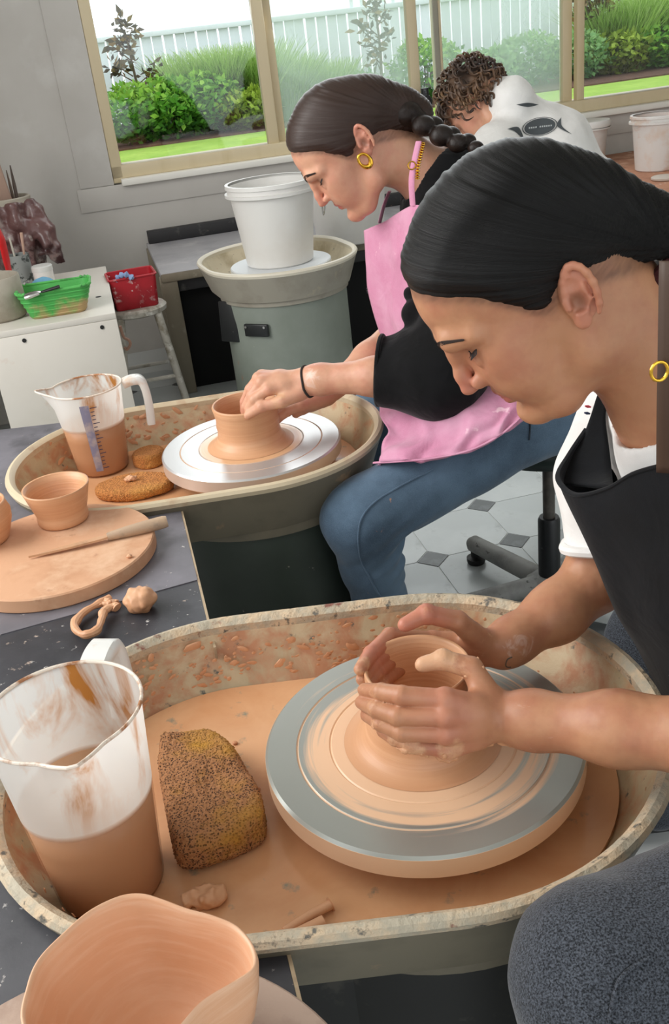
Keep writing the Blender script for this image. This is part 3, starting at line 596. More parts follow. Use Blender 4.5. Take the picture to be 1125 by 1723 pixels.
def bring(f, z, base, k): return [tuple((rc_+(np.array([p[0], p[1], 0])-rc_)*f*(1-k)+np.array([math.cos(a), math.sin(a), 0])*base*k)[:2])+(z if z is not None else p[2],) for p in rim_c for a in [math.atan2(p[1]-rc_[1], p[0]-rc_[0])]]
def bz(t): return .439+t
outer = [bring(1, .5165, .042, 1), bring(1, .521, .046, .95), bring(.78, .535, .056, .62), bring(.88, .553, .07, .32), bring(.96, .578, .08, .08)]
top = [[(p[0], p[1], p[2]-.006) for p in rim_c], [tuple(rc_[:2]+(np.array(p[:2])-rc_[:2])*.992)+(p[2]-.001,) for p in rim_c], [tuple(rc_[:2]+(np.array(p[:2])-rc_[:2])*.972)+(p[2],) for p in rim_c], [tuple(rc_[:2]+(np.array(p[:2])-rc_[:2])*.95)+(p[2]-.004,) for p in rim_c]]
inner = [bring(.92, .578, .07, .08), bring(.83, .556, .06, .32), bring(.7, .541, .045, .6), bring(.55, .533, .03, .85), bring(1, .53, .012, 1)]
bb = thing('large_bowl', (-.167, .452, .5165), 'large clay bowl with pinched pouring rim in the foreground', 'bowl')
put('bowl_wall', MB().loft(outer+top+inner).done(2, off=bb.location), m_bigbowl, bb)

# ---------------------------------------------------------------- measuring jugs of slip
def jugmat(level, name):
    t = NT(name); sx = t.n('ShaderNodeSeparateXYZ'); t.l(t.tc.outputs['Object'], sx.inputs[0]); wet = t.ramp(sx.outputs[2], level+.004, level-.004)
    st = t.math('MULTIPLY', t.ramp(t.noise(17, 5, (1, 1, .4), dist=.9), .5, .66), t.ramp(sx.outputs[2], level-.02, level+.05))
    tr = t.n('ShaderNodeBsdfTransparent'); tr.inputs[0].default_value = (.98, .98, .98, 1); c = t.mix(st, lin('f6f6f2'), lin('b97a38')); c = t.mix(wet, c, lin('d3a27c'))
    b = t.bsdf(c, .3); tl = t.n('ShaderNodeBsdfTranslucent'); t.l(c, tl.inputs[0]); m1 = t.n('ShaderNodeMixShader'); m1.inputs[0].default_value = .5; t.l(b.outputs[0], m1.inputs[1]); t.l(tl.outputs[0], m1.inputs[2])
    f = t.math('ADD', .8, t.math('MULTIPLY', st, .35)); f = t.math('SUBTRACT', f, t.math('MULTIPLY', wet, .55)); m2 = t.n('ShaderNodeMixShader'); t.l(f, m2.inputs[0]); t.l(tr.outputs[0], m2.inputs[1]); t.l(m1.outputs[0], m2.inputs[2]); t.l(m2.outputs[0], t.out.inputs[0]); return t.m
m_jugfill = mat('slip_in_jug', 'c2946f', .4)
m_rimclay = mat('clay_smeared_plastic', 'e8dccd', .4, spots=[('a8724a', 26, .5, .6)])
m_ink = mat('blue_print', '83839c', .6, spots=[('b0a4a4', 40, .45, .65)])
def jug(loc, h, r0, r1, spout, hand, level, label, scale_marks=None):
    """spout / hand: angles; tapered body, pouring lip, strap handle open at the foot"""
    t = thing('measuring_jug', loc, label, 'jug'); n = 72
    def ring(f, r, z, lip): 
        out = []
        for k in range(n):
            a = 2*PI*k/n; da = (a-spout+PI) % (2*PI)-PI; e = lip*max(0, 1-abs(da)/.42)**1.3; out.append(((r+e)*math.cos(a), (r+e)*math.sin(a), z+e*.35))
        return out
    zs = [(0, .004), (.0, .0), (.02, .0), (.35, .0), (.7, 0), (.86, .006), (.95, .018), (1, .026)]
    out_ = [ring(0, r0*.93 if i == 0 else r0+(r1-r0)*f, h*f+(0 if i == 0 else .003*(i == 1)), l if i else 0) for i, (f, l) in enumerate(zs)]
    out_ = [ring(0, r0*.94, 0, 0), ring(0, r0, .005, 0)]+[ring(0, r0+(r1-r0)*f, h*f, l) for f, l in ((.3, 0), (.6, 0), (.8, .002), (.9, .011), (.97, .021), (1, .026))]
    put('body', MB().loft(out_, True, False).done(2), jugmat(level, 'jug_plastic'), t)
    rim = ring(0, r1+.001, h, .026); put('rim', MB().tube(rim, .0017, 8, closed=True).done(), m_rimclay, t)
    li = [ring(0, r0*.9, .002, 0)]+[ring(0, r0+(r1-r0)*f*level/h-.0016, .003+(level-.003)*f, 0) for f in (.02, .35, .7, 1)]; put('slip', MB().loft(li).done(2), m_jugfill, t)
    hd = np.array([math.cos(hand), math.sin(hand), 0]); sd = np.array([-hd[1], hd[0], 0])
    path = [hd*(r1+.003)+np.array([0, 0, h-.008]), hd*(r1+.02)+np.array([0, 0, h-.004]), hd*(r1+.036)+np.array([0, 0, h-.007]), hd*(r1+.042)+np.array([0, 0, h-.025]), hd*(r1+.043)+np.array([0, 0, h-.06]), hd*(r1+.04)+np.array([0, 0, h-.095])]
    C = cat_rom(path, 5); mb = MB(); secs = []
    for i, p in enumerate(C):
        tg = C[min(i+1, len(C)-1)]-C[max(i-1, 0)]; tg /= np.linalg.norm(tg); nn = np.cross(sd, tg); w, d = .0145, .0075
        secs.append([p+sd*w*x+nn*d*y for x, y in ((-1, -.6), (-.8, -1), (.8, -1), (1, -.6), (1, .6), (.8, 1), (-.8, 1), (-1, .6))])
    mb.loft(secs); put('handle', mb.done(.8), mat('jug_handle_plastic', 'e6e6e2', .3, spots=[('d9b089', 16, .58, .72)]), t)
    if scale_marks is not None:
        mb = MB(); mm = MB(); a0 = scale_marks
        def on(a, z): r = r0+(r1-r0)*z/h+.0006; return np.array([r*math.cos(a), r*math.sin(a), z])
        for i in range(17):
            z = .02+i*(h*.74)/16; w = .2 if i % 4 == 0 else .11
            P1 = [on(a0+.02, z), on(a0+.02+w, z), on(a0+.02+w, z+.0016), on(a0+.02, z+.0016)]; mb.add(P1, [(0, 1, 2, 3)])
        secs = [[on(a0-.26+.26*k/4, z) for k in range(5)] for z in (.015, h*.45, h*.9)]
        for i in range(2):
            for k in range(4): mm.add([secs[i][k], secs[i][k+1], secs[i+1][k+1], secs[i+1][k]], [(0, 1, 2, 3)])
        put('graduation_marks', mb.done(), mat('navy_ink', '34385c', .6), t, kind='stuff'); put('printed_band', mm.done(), m_ink, t)
    return t
jug((-.258, .691, .4458), .212, .051, .069, math.radians(-72), math.radians(78), .118, 'large cloudy plastic jug half full of slip in the near tray')
jug((-.436, 1.745, .4458), .168, .05, .066, math.radians(192), math.radians(12), .098, 'cloudy plastic jug with blue scale and hooked handle in the middle tray', math.radians(-78))

# ---------------------------------------------------------------- sponges
def spongemat(name, c1, c2, sc, pitc='4a2f1c'):
    t = NT(name); v = t.vor(sc); n = t.noise(sc*.5, 5); c = t.mix(t.ramp(v, .2, .5), lin(pitc), lin(c1)); c = t.mix(t.ramp(t.noise(14, 3), .5, .68), c, lin(c2))
    t.bsdf(c, .9, 0, t.bump(t.math('MULTIPLY', t.ramp(v, .05, .45), n), .9, .004)); return t.m
m_sp1, m_sp2 = spongemat('brown_sponge', 'a8744a', 'b98531', 420), spongemat('orange_sponge', 'c98446', 'd6984e', 520, '96602e')
def sponge(name, poly, z0, h, label, m, rnd=.012, pit=.0016):
    P = np.array([p[:2] for p in poly]); c = P.mean(0); s = Sdf(); n = len(P)
    def fn(p, d):
        q = p[:, :2]; inside = np.full(len(p), -1e9)
        for i in range(n):
            a, b = P[i], P[(i+1) % n]; e = b-a; nn = np.array([e[1], -e[0]])/np.linalg.norm(e)
            if (c-a)@nn > 0: nn = -nn
            inside = np.logaddexp(inside*300, ((q-a)@nn+rnd)*300)/300 if i else (q-a)@nn+rnd
        zc = z0+h/2; dz = np.abs(p[:, 2]-zc)-h/2+rnd; dome = .12*h*fbm(p*22, 3, 2)
        k = np.maximum(inside, 0)**2+np.maximum(dz+dome, 0)**2; dd = np.sqrt(k)+np.minimum(np.maximum(inside, dz+dome), 0)-rnd
        return dd+pit*np.minimum(vnoise(p*560, 1)+.3*vnoise(p*900, 2), .2)
    s.ell((c[0], c[1], z0+h/2), np.r_[(P.max(0)-P.min(0)).max()*.75, (P.max(0)-P.min(0)).max()*.75, h])
    V, F = s.mesh(.0013, lo=np.r_[P.min(0)-.006, z0-.004], hi=np.r_[P.max(0)+.006, z0+h+.008], fn=fn, smooth=0); V[:, 2] = np.maximum(V[:, 2], z0)
    o = put(name, qmesh(V, F, (c[0], c[1], z0)), m, None, label, 'sponge'); o.location = (c[0], c[1], z0); return o
put('dark_filler_box', box((-.02, 0, .2), (.4, .36, .395), None, .01), m_drum1, w1)  # black box added under the near tray so the space below stays dark
sponge('sponge', [(-0.2248,0.8273,0.458), (-0.2233,0.8635,0.462), (-0.166,0.8653,0.462), (-0.1433,0.8391,0.462), (-0.1054,0.7472,0.462), (-0.1057,0.7177,0.462), (-0.1337,0.6954,0.456), (-0.1736,0.6822,0.456), (-0.1927,0.6896,0.456)], .4458, .042, 'chunky brown porous sponge lying against the near jug', m_sp1)
c = np.array((-0.345,1.739,0.448)); sponge('sponge', [(c[0]+.034*math.cos(a), c[1]+.034*math.sin(a)) for a in np.linspace(0, 2*PI, 12, endpoint=False)], .4458, .027, 'round ochre sponge beside the middle jug under its handle', m_sp2, .008, .0009)
c = np.array((-0.3562,1.612,0.448)); sponge('sponge', [(c[0]+.075*math.cos(a), c[1]+.047*math.sin(a)) for a in np.linspace(0, 2*PI, 14, endpoint=False)], .4458, .022, 'flat oval orange sponge with a clay dab in the middle tray', m_sp2, .009, .0012)
c = (c[0]-.005, c[1]+.003, .4675); lump('clay_dab', c, (.011, .007, .006), 44, 'little dab of clay sitting on the flat orange sponge', amp=.4, f=2)

# ---------------------------------------------------------------- benches and things along the back wall
m_benchtop = mat('grey_bench_top', 'a5a3a6', .5, spots=[('8d8b90', 5, .45, .7), ('c2bfbf', 9, .55, .8)]); m_dark = mat('black_stained_timber', '262527', .6, spots=[('4a4846', 20, .58, .7), ('8a6f5a', 40, .68, .74)])
m_claytop = mat('clay_caked_timber', 'b98468', .8, spots=[('9a6850', 9, .45, .7), ('d6ab90', 16, .55, .75), ('d9c9bc', 30, .64, .74)], bump=(.6, 40, .004))
bz = .45
bn = thing('wall_bench', RP(0, -.35, 0), 'low grey topped bench with black edge rail under the left window pane', 'bench', rz=RZ)
def bb_(name, a0, a1, b0, b1, z0, z1, m, p, lx=0., ly=-.35, bev=.003): return put(name, box(((a0+a1)/2-lx, (b0+b1)/2-ly, (z0+z1)/2), (a1-a0, b1-b0, z1-z0), None, bev), m, p)
bb_('top', -.655, .95, -.68, -.02, bz-.018, bz, m_benchtop, bn); bb_('top_edge', -.655, .95, -.6835, -.6802, bz-.03, bz-.001, m_wood, bn)
bb_('rail', -.645, .95, -.06, -.02, bz, bz+.05, m_dark, bn)
for a in (-.63, .25, .9):
    for b in (-.65, -.06): bb_('leg', a-.03, a+.03, b-.03, b+.03, 0, bz-.018, m_wood, bn)
bb_('dark_board', -.6, .9, -.62, -.60, .0, bz-.02, mat('bench_shade_black', '0c0c0d', .9), bn); bb_('cross_rail', -.6, .9, -.66, -.63, bz-.075, bz-.018, m_dark, bn)  # added black sheet behind the front legs stands in for shade under the bench
cb = thing('work_bench', RP(1.5, -.36, 0), 'clay caked timber bench top with open shelf below at the right edge', 'bench', rz=RZ)
def cb_(n, a0, a1, b0, b1, z0, z1, m): return bb_(n, a0, a1, b0, b1, z0, z1, m, cb, 1.5, -.36)
cb_('top', .98, 2.1, -1.04, -.02, .492, .52, m_claytop); cb_('shelf', 1.0, 2.08, -1.0, -.05, .4, .42, m_claytop); cb_('side_panel', .98, 1.0, -1.0, -.05, 0, .4915, m_wood); cb_('side_panel', 2.08, 2.1, -1.0, -.05, 0, .4915, m_wood)
cb_('dark_board', 1.0, 2.08, -.05, -.035, .05, .49, m_dark)
m_white = mat('white_bucket_plastic', 'e6e4e0', .4, spots=[('d8d2ca', 3, .5, .8)]); m_white2 = mat('clay_stained_white_plastic', 'e0dcd8', .42, spots=[('c99a7c', 6, .56, .72, (1, 1, 1.8)), ('d9c4b4', 14, .5, .75)])
def bucket(loc, r0, r1, h, label, m, fill=None, group=None, lid=None, handle=None, rim=m_white):
    t = thing('bucket', loc, label, 'bucket', group)
    put('body', MB().lathe([(0, 0), (r0-.004, 0), (r0, .004), (r0+(r1-r0)*.8, h*.8), (r0+(r1-r0)*.985, h*.97), (r1-.004, h*.97), (r0+(r1-r0)*.78, h*.78), (r0-.002, .006), (0, .006)], n=64).done(.6), m, t)
    put('rim', MB().lathe([(r1-.003, h), (r1+.007, h), (r1+.008, h*.955), (r1+.003, h*.95), (r1+.003, h*.9), (r1+.011, h*.895), (r1+.011, h*.86), (r1-.004, h*.855), (r1-.005, h*.9)], n=64).done(.6), rim, t)
    if fill: put('contents', MB().lathe([(0, h*fill[0]), (r1-.006-(r1-r0)*(1-fill[0]), h*fill[0]), (r1-.006-(r1-r0)*(1-fill[0]), h*fill[0]-.01), (0, h*fill[0]-.01)], n=48).done(), fill[1], t)
    if lid: put('lid', MB().lathe([(0, h+.003), (r1*.85, h+.003), (r1*.88, h+.009), (r1+.006, h+.009), (r1+.009, h), (r1+.009, h-.012), (r1+.012, h-.012), (r1+.013, h+.004), (r1+.008, h+.013), (0, h+.007)][::-1], n=64).done(.6), lid, t)
    if handle is not None:
        a = handle; d = np.array([math.cos(a), math.sin(a), 0]); s_ = np.array([-d[1], d[0], 0]); c0 = d*(r1+.012)+np.array([0, 0, h*.86]); pts = [c0+s_*(-.035)*0+np.array([0, 0, .0]), c0+d*.012+np.array([0, 0, -.02])+s_*.01, c0+d*.016+np.array([0, 0, -.055])+s_*.02, c0+d*.004+np.array([0, 0, -.085])+s_*.03, c0-d*.006+np.array([0, 0, -.05])+s_*.06]
        put('wire_handle', MB().tube(cat_rom(pts, 5), .0022, 8).done(), m_steel, t)
    return t
bucket((-.076, 3.18, .5005), .108, .137, .255, 'white bucket standing on the far wheel in front of the bench', m_white, None, handle=math.radians(-20))
bucket((0.1832,3.667,0.4505), .125, .15, .27, 'white bucket on the bench behind the face of the woman in pink', m_white)
bucket((1.436,3.968,0.5205), .082, .1, .205, 'large clay stained white bucket on the caked bench', m_white2, (.9, m_claytop), rim=m_white2)
c = RP(1.275, -.13, .5205); bucket(c, .07, .082, .155, 'smaller lidded white bucket beside the window at the right', m_white2, lid=m_white)
o = put('clay_puck', MB().lathe([(0, 0), (.045, 0), (.05, .004), (.05, .01), (.045, .013), (0, .013)], n=40).done(.7), mat('dusty_plaster', 'c9bdb2', .8), None, 'small pale round plaster disc on the caked bench by the large bucket', 'disc'); o.location = (1.376,3.71,0.5202)
c = np.array((0.5925,4.309,0.7639)); m_bottle = mat('black_bottle_plastic', '17181a', .35, spots=[('6a6c70', 30, .6, .7)])
for i, (px, lab) in enumerate((((0.5793,4.316,0.7764), 'slim black bottle on the window sill between two sashes'), ((0.6593,4.332,0.7732), 'dark squat bottle on the sill touching the curly hair'))):
    t = thing('bottle', (px[0], px[1], .7105), lab, 'bottle'); h = .185-.012*i
    put('body', MB().lathe([(0, 0), (.026, 0), (.028, .004), (.028, h*.75), (.02, h*.84), (0, h*.84)], n=32).done(.6), m_bottle, t); put('cap', MB().lathe([(0, h*.84), (.017, h*.84), (.017, h), (0, h)], n=24).done(.6), m_bottle, t)

# ---------------------------------------------------------------- white cabinet at the left with pottery tools on it
m_cab = mat('white_melamine', 'dcd6cc', .45, spots=[('cfc7ba', 2, .5, .8), ('c9ab98', 7, .64, .76)]); m_hole = mat('dark_hole', '1c1b1a', .7)
CZ_ = .5
cab = thing('white_cabinet', RP(-1.2, -.98, 0), 'low white cabinet crowded with tools against the left wall', 'cabinet', rz=RZ)
def cc(n, a0, a1, b0, b1, z0, z1, m, p=cab, bev=.0015): return bb_(n, a0, a1, b0, b1, z0, z1, m, p, -1.2, -.98, bev)
cc('top', -1.56, -.835, -1.34, -.63, CZ_-.018, CZ_, m_cab); cc('front_panel', -1.2, -.835, -1.34, -1.322, 0, CZ_-.0185, m_cab); cc('side_panel', -.853, -.835, -1.3215, -.63, 0, CZ_-.0185, m_cab); cc('side_panel', -1.56, -1.542, -1.3215, -.63, 0, CZ_-.0185, m_cab)
cc('back_panel', -1.541, -.854, -.645, -.63, 0, CZ_-.0185, m_cab)
for a in (-1.1, -.88):
    h_ = put('screw_hole', MB().lathe([(0, -.001), (.006, -.001), (.006, .001), (0, .001)], n=14, axis=Matrix.Rotation(PI/2, 4, 'X')).done(), m_hole, cab); h_.location = (a+1.2, -1.341+.98, CZ_-.035)
for a, b in ((-.875, -1.1),):
    h_ = put('screw_hole', MB().lathe([(0, 0), (.009, 0), (.009, .0012), (0, .0012)], n=14).done(), m_hole, cab); h_.location = (a+1.2, b+.98, CZ_-.0006)
# dried clay hook on the side of the cabinet
# green woven basket with blue sponge and black handled ladle
m_green = NT('green_basket'); sx = m_green.n('ShaderNodeSeparateXYZ'); m_green.l(m_green.tc.outputs['Object'], sx.inputs[0])
cg = m_green.mix(m_green.ramp(m_green.math('ADD', m_green.noise(18, 4), m_green.math('MULTIPLY', sx.outputs[2], -6.)), .28, .5), lin('4fae54'), lin('b59a6c')); m_green.bsdf(cg, .6, 0, m_green.bump(m_green.noise(60, 3, (1, 1, 4)), .4, .002)); m_green = m_green.m
bk = thing('green_basket', (-0.7356,2.853,0.5), 'green woven tapered basket holding a blue ball on the white cabinet', 'basket', rz=.18)
def rrect(a, b, r, z, n=8): return [(sx_*(a-r)+r*math.cos(t), sy*(b-r)+r*math.sin(t), z) for sx_, sy, t0 in ((1, 1, 0), (-1, 1, PI/2), (-1, -1, PI), (1, -1, 1.5*PI)) for t in np.linspace(t0, t0+PI/2, n)]
bw, bd, bh = .105, .066, .078
put('basket_wall', MB().loft([rrect(bw*f, bd*f, .03*f, z) for f, z in ((.72, 0), (.76, .004), (.86, .035), (1, bh), (.97, bh), (.83, .035), (.72, .006))]).done(1), m_green, bk)
for i in range(5): put('weave_band', MB().tube(rrect(bw*(.76+.048*i)+.0012, bd*(.76+.048*i)+.0012, .03, .008+.0145*i), .0028, 6, closed=True).done(), m_green, bk)
rp = rrect(bw, bd, .03, bh, 12); put('rolled_rim', MB().tube([(p[0], p[1], p[2]+.0015*math.sin(i*2.1)) for i, p in enumerate(rp)], [.0045+.0012*math.sin(i*2.1) for i in range(len(rp))], 8, closed=True).done(), mat('green_rim_straw', '57b558', .6, spots=[('3f8a44', 40, .5, .65)]), bk)
bl = lump('blue_sponge_ball', np.array((-0.8121,3.037,0.508)), (.042, .036, .034), 3, 'light blue sponge ball inside the green basket', mat('blue_sponge', '6fa9c9', .8, bump=(.4, 200, .001)), .05, 2, 'sponge')
ld = thing('ladle', (-0.7837,2.774,0.575), 'small metal scoop with black handle resting across the green basket', 'scoop'); l0 = np.array((-0.7837,2.774,0.575)); l1 = np.array((-0.701,2.785,0.588))
put('handle', MB().tube([(l1-l0)*.35, (l1-l0)*.6, (l1-l0)*1.0], [.005, .007, .0075], 10, flat=.6).done(), m_black_rub, ld); put('scoop', MB().tube([(l1-l0)*-.2, (l1-l0)*0, (l1-l0)*.3, (l1-l0)*.36], [.016, .018, .013, .005], 14, flat=.5).done(), m_steel, ld)
# grey tub, mug of tools, white jar, red handle, clay smothered can, board
m_claygrey = mat('grey_clay_tub', 'b0a89a', .7, spots=[('968d7e', 8, .45, .7), ('c9bba8', 14, .6, .8)], bump=(.3, 30, .003))
tub = thing('clay_tub', (-0.9126,2.867,0.5), 'grey clay coated tub cut off by the left edge on the white cabinet', 'tub'); put('body', MB().lathe([(0, 0), (.072, 0), (.082, .01), (.083, .06), (.08, .12), (.077, .122), (.077, .06), (0, .05)], n=48).done(1), m_claygrey, tub)
m_mug = mat('patterned_grey_mug', '8f9492', .4, spots=[('3f4644', 28, .54, .58), ('c9cdca', 22, .58, .62)])
mug = thing('tool_mug', (-0.9469,3.315,0.5), 'grey patterned mug holding wooden tools behind the grey tub', 'mug'); put('body', MB().lathe([(0, 0), (.034, 0), (.036, .004), (.036, .1), (.033, .1), (.033, .012), (0, .012)], n=40).done(1), m_mug, mug)
m0 = np.array((-0.9469,3.315,0.5))
for i, (dx, dy, tx, ty, h, lab) in enumerate(((.012, .005, .035, .0, .155, 'pink wooden modelling tool leaning in the patterned mug'), (-.012, .008, -.022, .02, .14, 'pale thin tool standing in the patterned mug'))):
    o = put('modelling_tool', MB().tube([(0, 0, 0), (tx*.5-dx*.3, ty*.4, h*.55), (tx-dx, ty-dy, h)], [.0028, .0035, .005 if i == 0 else .003], 10).done(), mat('tool_wood_%s' % 'ab'[i], 'c9a592' if i == 0 else 'c9c2b4', .6), None, lab, 'tool'); o.location = (m0[0]+dx*.6, m0[1]+dy*.6, .5125)
jar = thing('white_jar', (-0.8671,3.274,0.5), 'small white lidded jar beside the patterned mug', 'jar'); put('body', MB().lathe([(0, 0), (.031, 0), (.033, .003), (.033, .045), (0, .045)], n=36).done(1), m_white, jar); put('lid', MB().lathe([(0, .045), (.0345, .045), (.0345, .06), (.032, .063), (0, .063)], n=36).done(.6), mat('jar_lid', 'd9dad6', .4), jar)
m_red = mat('red_plastic', 'd3161b', .35)
rd = put('red_scraper', MB().tube(cat_rom([(0, 0, 0), (.0, 0, .06), (.002, 0, .12), (.0, 0, .15)], 5), [.022]*6+[.026]*5+[.02, .016, .012, .008, .004], 16, flat=.35).done(), m_red, None, 'rounded red plastic scraper at the far left edge', 'scraper'); c = np.array((-0.9492,3.184,0.5)); rd.location = tuple(c); rd.scale = (1, 1, 1.45)
m_maroon = mat('maroon_glaze_drips', '6b4a48', .35, spots=[('4a3030', 9, .45, .65), ('9a8a86', 12, .56, .66), ('b5a9a2', 20, .6, .7), ('8a4a46', 6, .6, .7)], bump=(.6, 25, .006), coat=.3)
c = np.array((-1.027,3.638,0.5)); can = thing('dripping_can', tuple(c), 'tall can smothered in lumpy maroon and white glaze drips', 'can')
s_ = Sdf().rc((0, 0, .03), (0, 0, .215), .088, .082, .03)
for i in range(46):
    a = rng.uniform(0, 2*PI); z = rng.uniform(.0, .19); L_ = rng.uniform(.02, .07); r = .086; s_.rc((r*math.cos(a), r*math.sin(a), z+L_), (1.08*r*math.cos(a), 1.08*r*math.sin(a), z), rng.uniform(.008, .018), rng.uniform(.012, .022), .014)
for q in (((.09, -.01, .19), (.115, -.02, .12), .03, .03), ((.115, -.02, .12), (.135, -.03, .03), .028, .024), ((.13, -.03, .05), (.15, -.03, .0), .022, .008), ((.1, -.05, .14), (.12, -.07, .08), .02, .018)): s_.rc(*q, .02)
s_.ell((0, 0, .255), (.074, .074, .05), k=.006, mode='s')
V, F = s_.mesh(.004, lo=(-.2, -.2, .0), fn=lambda p, d: np.maximum(d+.004*vnoise(p*45), p[:, 2]-.235)); put('body', qmesh(V, F), m_maroon, can); put('can_lip', MB().lathe([(.07, .225), (.082, .225), (.083, .243), (.076, .246), (.072, .24), (.07, .225)], n=40).done(1), m_claygrey, can)
for i, (dx, dy, h, tx, r, m, lab) in enumerate(((.035, .0, .3, .005, .006, 'darkstick', 'dark pointed stick standing in the dripping can'), (.02, .01, .285, .0, .005, 'palestick', 'paler short stick beside the dark one in the can'))):
    o = put('stick', MB().tube([(0, 0, 0), (tx*.5, 0, h*.6-.1), (tx, 0, h-.15)], [r, r*1.1, r*.35], 8).done(), mat(m, '4f433c' if i == 0 else '7d6d60', .7), None, lab, 'stick'); o.location = (c[0]+dx, c[1]+dy, .5+.2)
bd_ = put('wooden_board', box((0, 0, .13), (.1, .012, .26), Matrix.Rotation(-.1, 4, 'Y'), .002), mat('pinkish_board', 'a48878', .7, spots=[('8d7263', 6, .5, .8, (1, 1, .2))]), None, 'flat pinkish wooden board leaning in the dripping can at the left edge', 'board'); bd_.location = (c[0]-.035, c[1]-.03, .5+.215)
# red splattered box on a white painted stool, between cabinet and bench
m_redsp = mat('red_box_white_splash', 'b3202c', .45, spots=[('e0c8c4', 22, .6, .66), ('8f1822', 6, .5, .7), ('e6dcd8', 60, .66, .7)])
m_paintleg = mat('chipped_white_stool_paint', 'bdb8ae', .6, spots=[('8d8474', 20, .5, .65), ('e0ddd6', 30, .58, .7)])
sc = np.array((-0.5796,3.236,0.4)); st = thing('painted_stool', (sc[0], sc[1]+.02, 0), 'paint chipped small stool with white legs between cabinet and bench', 'stool', rz=RZ)
put('seat', MB().lathe([(0, .372), (.088, .372), (.098, .378), (.1, .392), (.092, .4), (0, .4)], n=48).done(.7), m_paintleg, st)
for sx_, sy in ((1, -1), (-1, -1), (1, 1), (-1, 1)): put('leg', MB().tube([(.062*sx_, .062*sy, .375), (.11*sx_, .11*sy, 0)], [.014, .012], 12).done(), m_paintleg, st)
for sx_, a in ((1, 0), (-1, 0), (1, 1), (-1, 1)): put('stretcher', MB().tube([(-.09, .09*sx_, .16), (.09, .09*sx_, .16)] if a else [(.087*sx_, -.087, .19), (.087*sx_, .087, .19)], .007, 8).done(), m_paintleg, st)
rb_ = thing('red_box', (sc[0], sc[1]+.02, .4005), 'open red plastic box with white splashes on the painted stool', 'box', rz=RZ+.05)
put('box_wall', MB().loft([rrect(a, b, .014, z, 5) for a, b, z in ((.068, .06, 0), (.07, .062, .003), (.077, .068, .105), (.074, .065, .105), (.068, .06, .006))]).done(.8), m_redsp, rb_); put('box_rim', MB().tube(rrect(.078, .069, .015, .104, 6), .0035, 8, closed=True).done(), m_redsp, rb_)
o = put('blue_rag', MB().tube(cat_rom([(-.03, 0, 0), (-.015, .004, .016), (.01, -.003, .02), (.03, 0, .004)], 6), [.008+.004*math.sin(i*1.7) for i in range(19)], 10).done(), mat('blue_cloth', '8fa6cf', .8), None, 'crumpled pale blue rag on the rim of the red box', 'rag'); o.location = (sc[0]-.01, sc[1]-.05, .497)
ck = np.array((-0.5526,2.75,0.39)); o = put('hook', MB().tube(cat_rom([(0, 0, .055), (.004, 0, .02), (.018, -.005, .01), (.02, -.005, -.004), (.006, 0, -.02), (0, 0, -.012)], 6), .0045, 8).done(), mat('rusty_hook', 'a07a68', .6), None, 'rusty bent hook on the side of the white cabinet', 'hook'); hh = RP(-.8295, -1.2, .37); o.location = hh
# black seated stool base of the woman in pink
m_seat = mat('dark_green_vinyl', '1c2926', .35, spots=[('3a4744', 30, .6, .7)]); m_tube = mat('dusty_grey_tube', 'a2a29f', .6, spots=[('6b6b68', 12, .45, .7), ('cfcac4', 9, .6, .7), ('3c3c3a', 40, .64, .7)]); m_post = mat('greasy_post', '4a4641', .35, spots=[('6d655b', 20, .5, .7)])
sb = np.array((0.4404,1.759,0.07)); stl = thing('swivel_stool', (sb[0], sb[1], 0), 'black gas lift stool with dusty tube feet under the woman in pink', 'stool')
put('seat', MB().lathe([(0, .385), (.12, .385), (.165, .392), (.175, .41), (.17, .43), (.14, .44), (0, .442)], n=64).done(2), m_seat, stl)
put('gas_rod', MB().lathe([(0, .2), (.0125, .2), (.0125, .39), (0, .39)], n=24).done(.7), m_post, stl); put('post', MB().lathe([(0, .05), (.022, .05), (.023, .06), (.023, .205), (.02, .212), (.0126, .212), (.0126, .2), (0, .2)], n=32).done(.7), m_darkmetal, stl)
put('hub', MB().lathe([(0, .025), (.045, .025), (.055, .04), (.05, .06), (.03, .075), (0, .075)], n=32).done(1), m_tube, stl)
for i, a in enumerate(math.radians(q) for q in (112+8, 192, 264, 336, 48)):
    d = np.array([math.cos(a), math.sin(a), 0]); lg = put('leg', MB().tube([d*.03+np.array([0, 0, .052]), d*.12+np.array([0, 0, .05]), d*.25+np.array([0, 0, .048]), d*.262+np.array([0, 0, .047])], [.023, .022, .02, .012], 18).done(1), m_tube, stl)
    f = put('glide', MB().lathe([(0, 0), (.02, 0), (.022, .006), (.022, .014), (.012, .018), (.012, .034), (0, .034)], n=24).done(.7), m_black_rub, lg); f.location = tuple(d*.243)

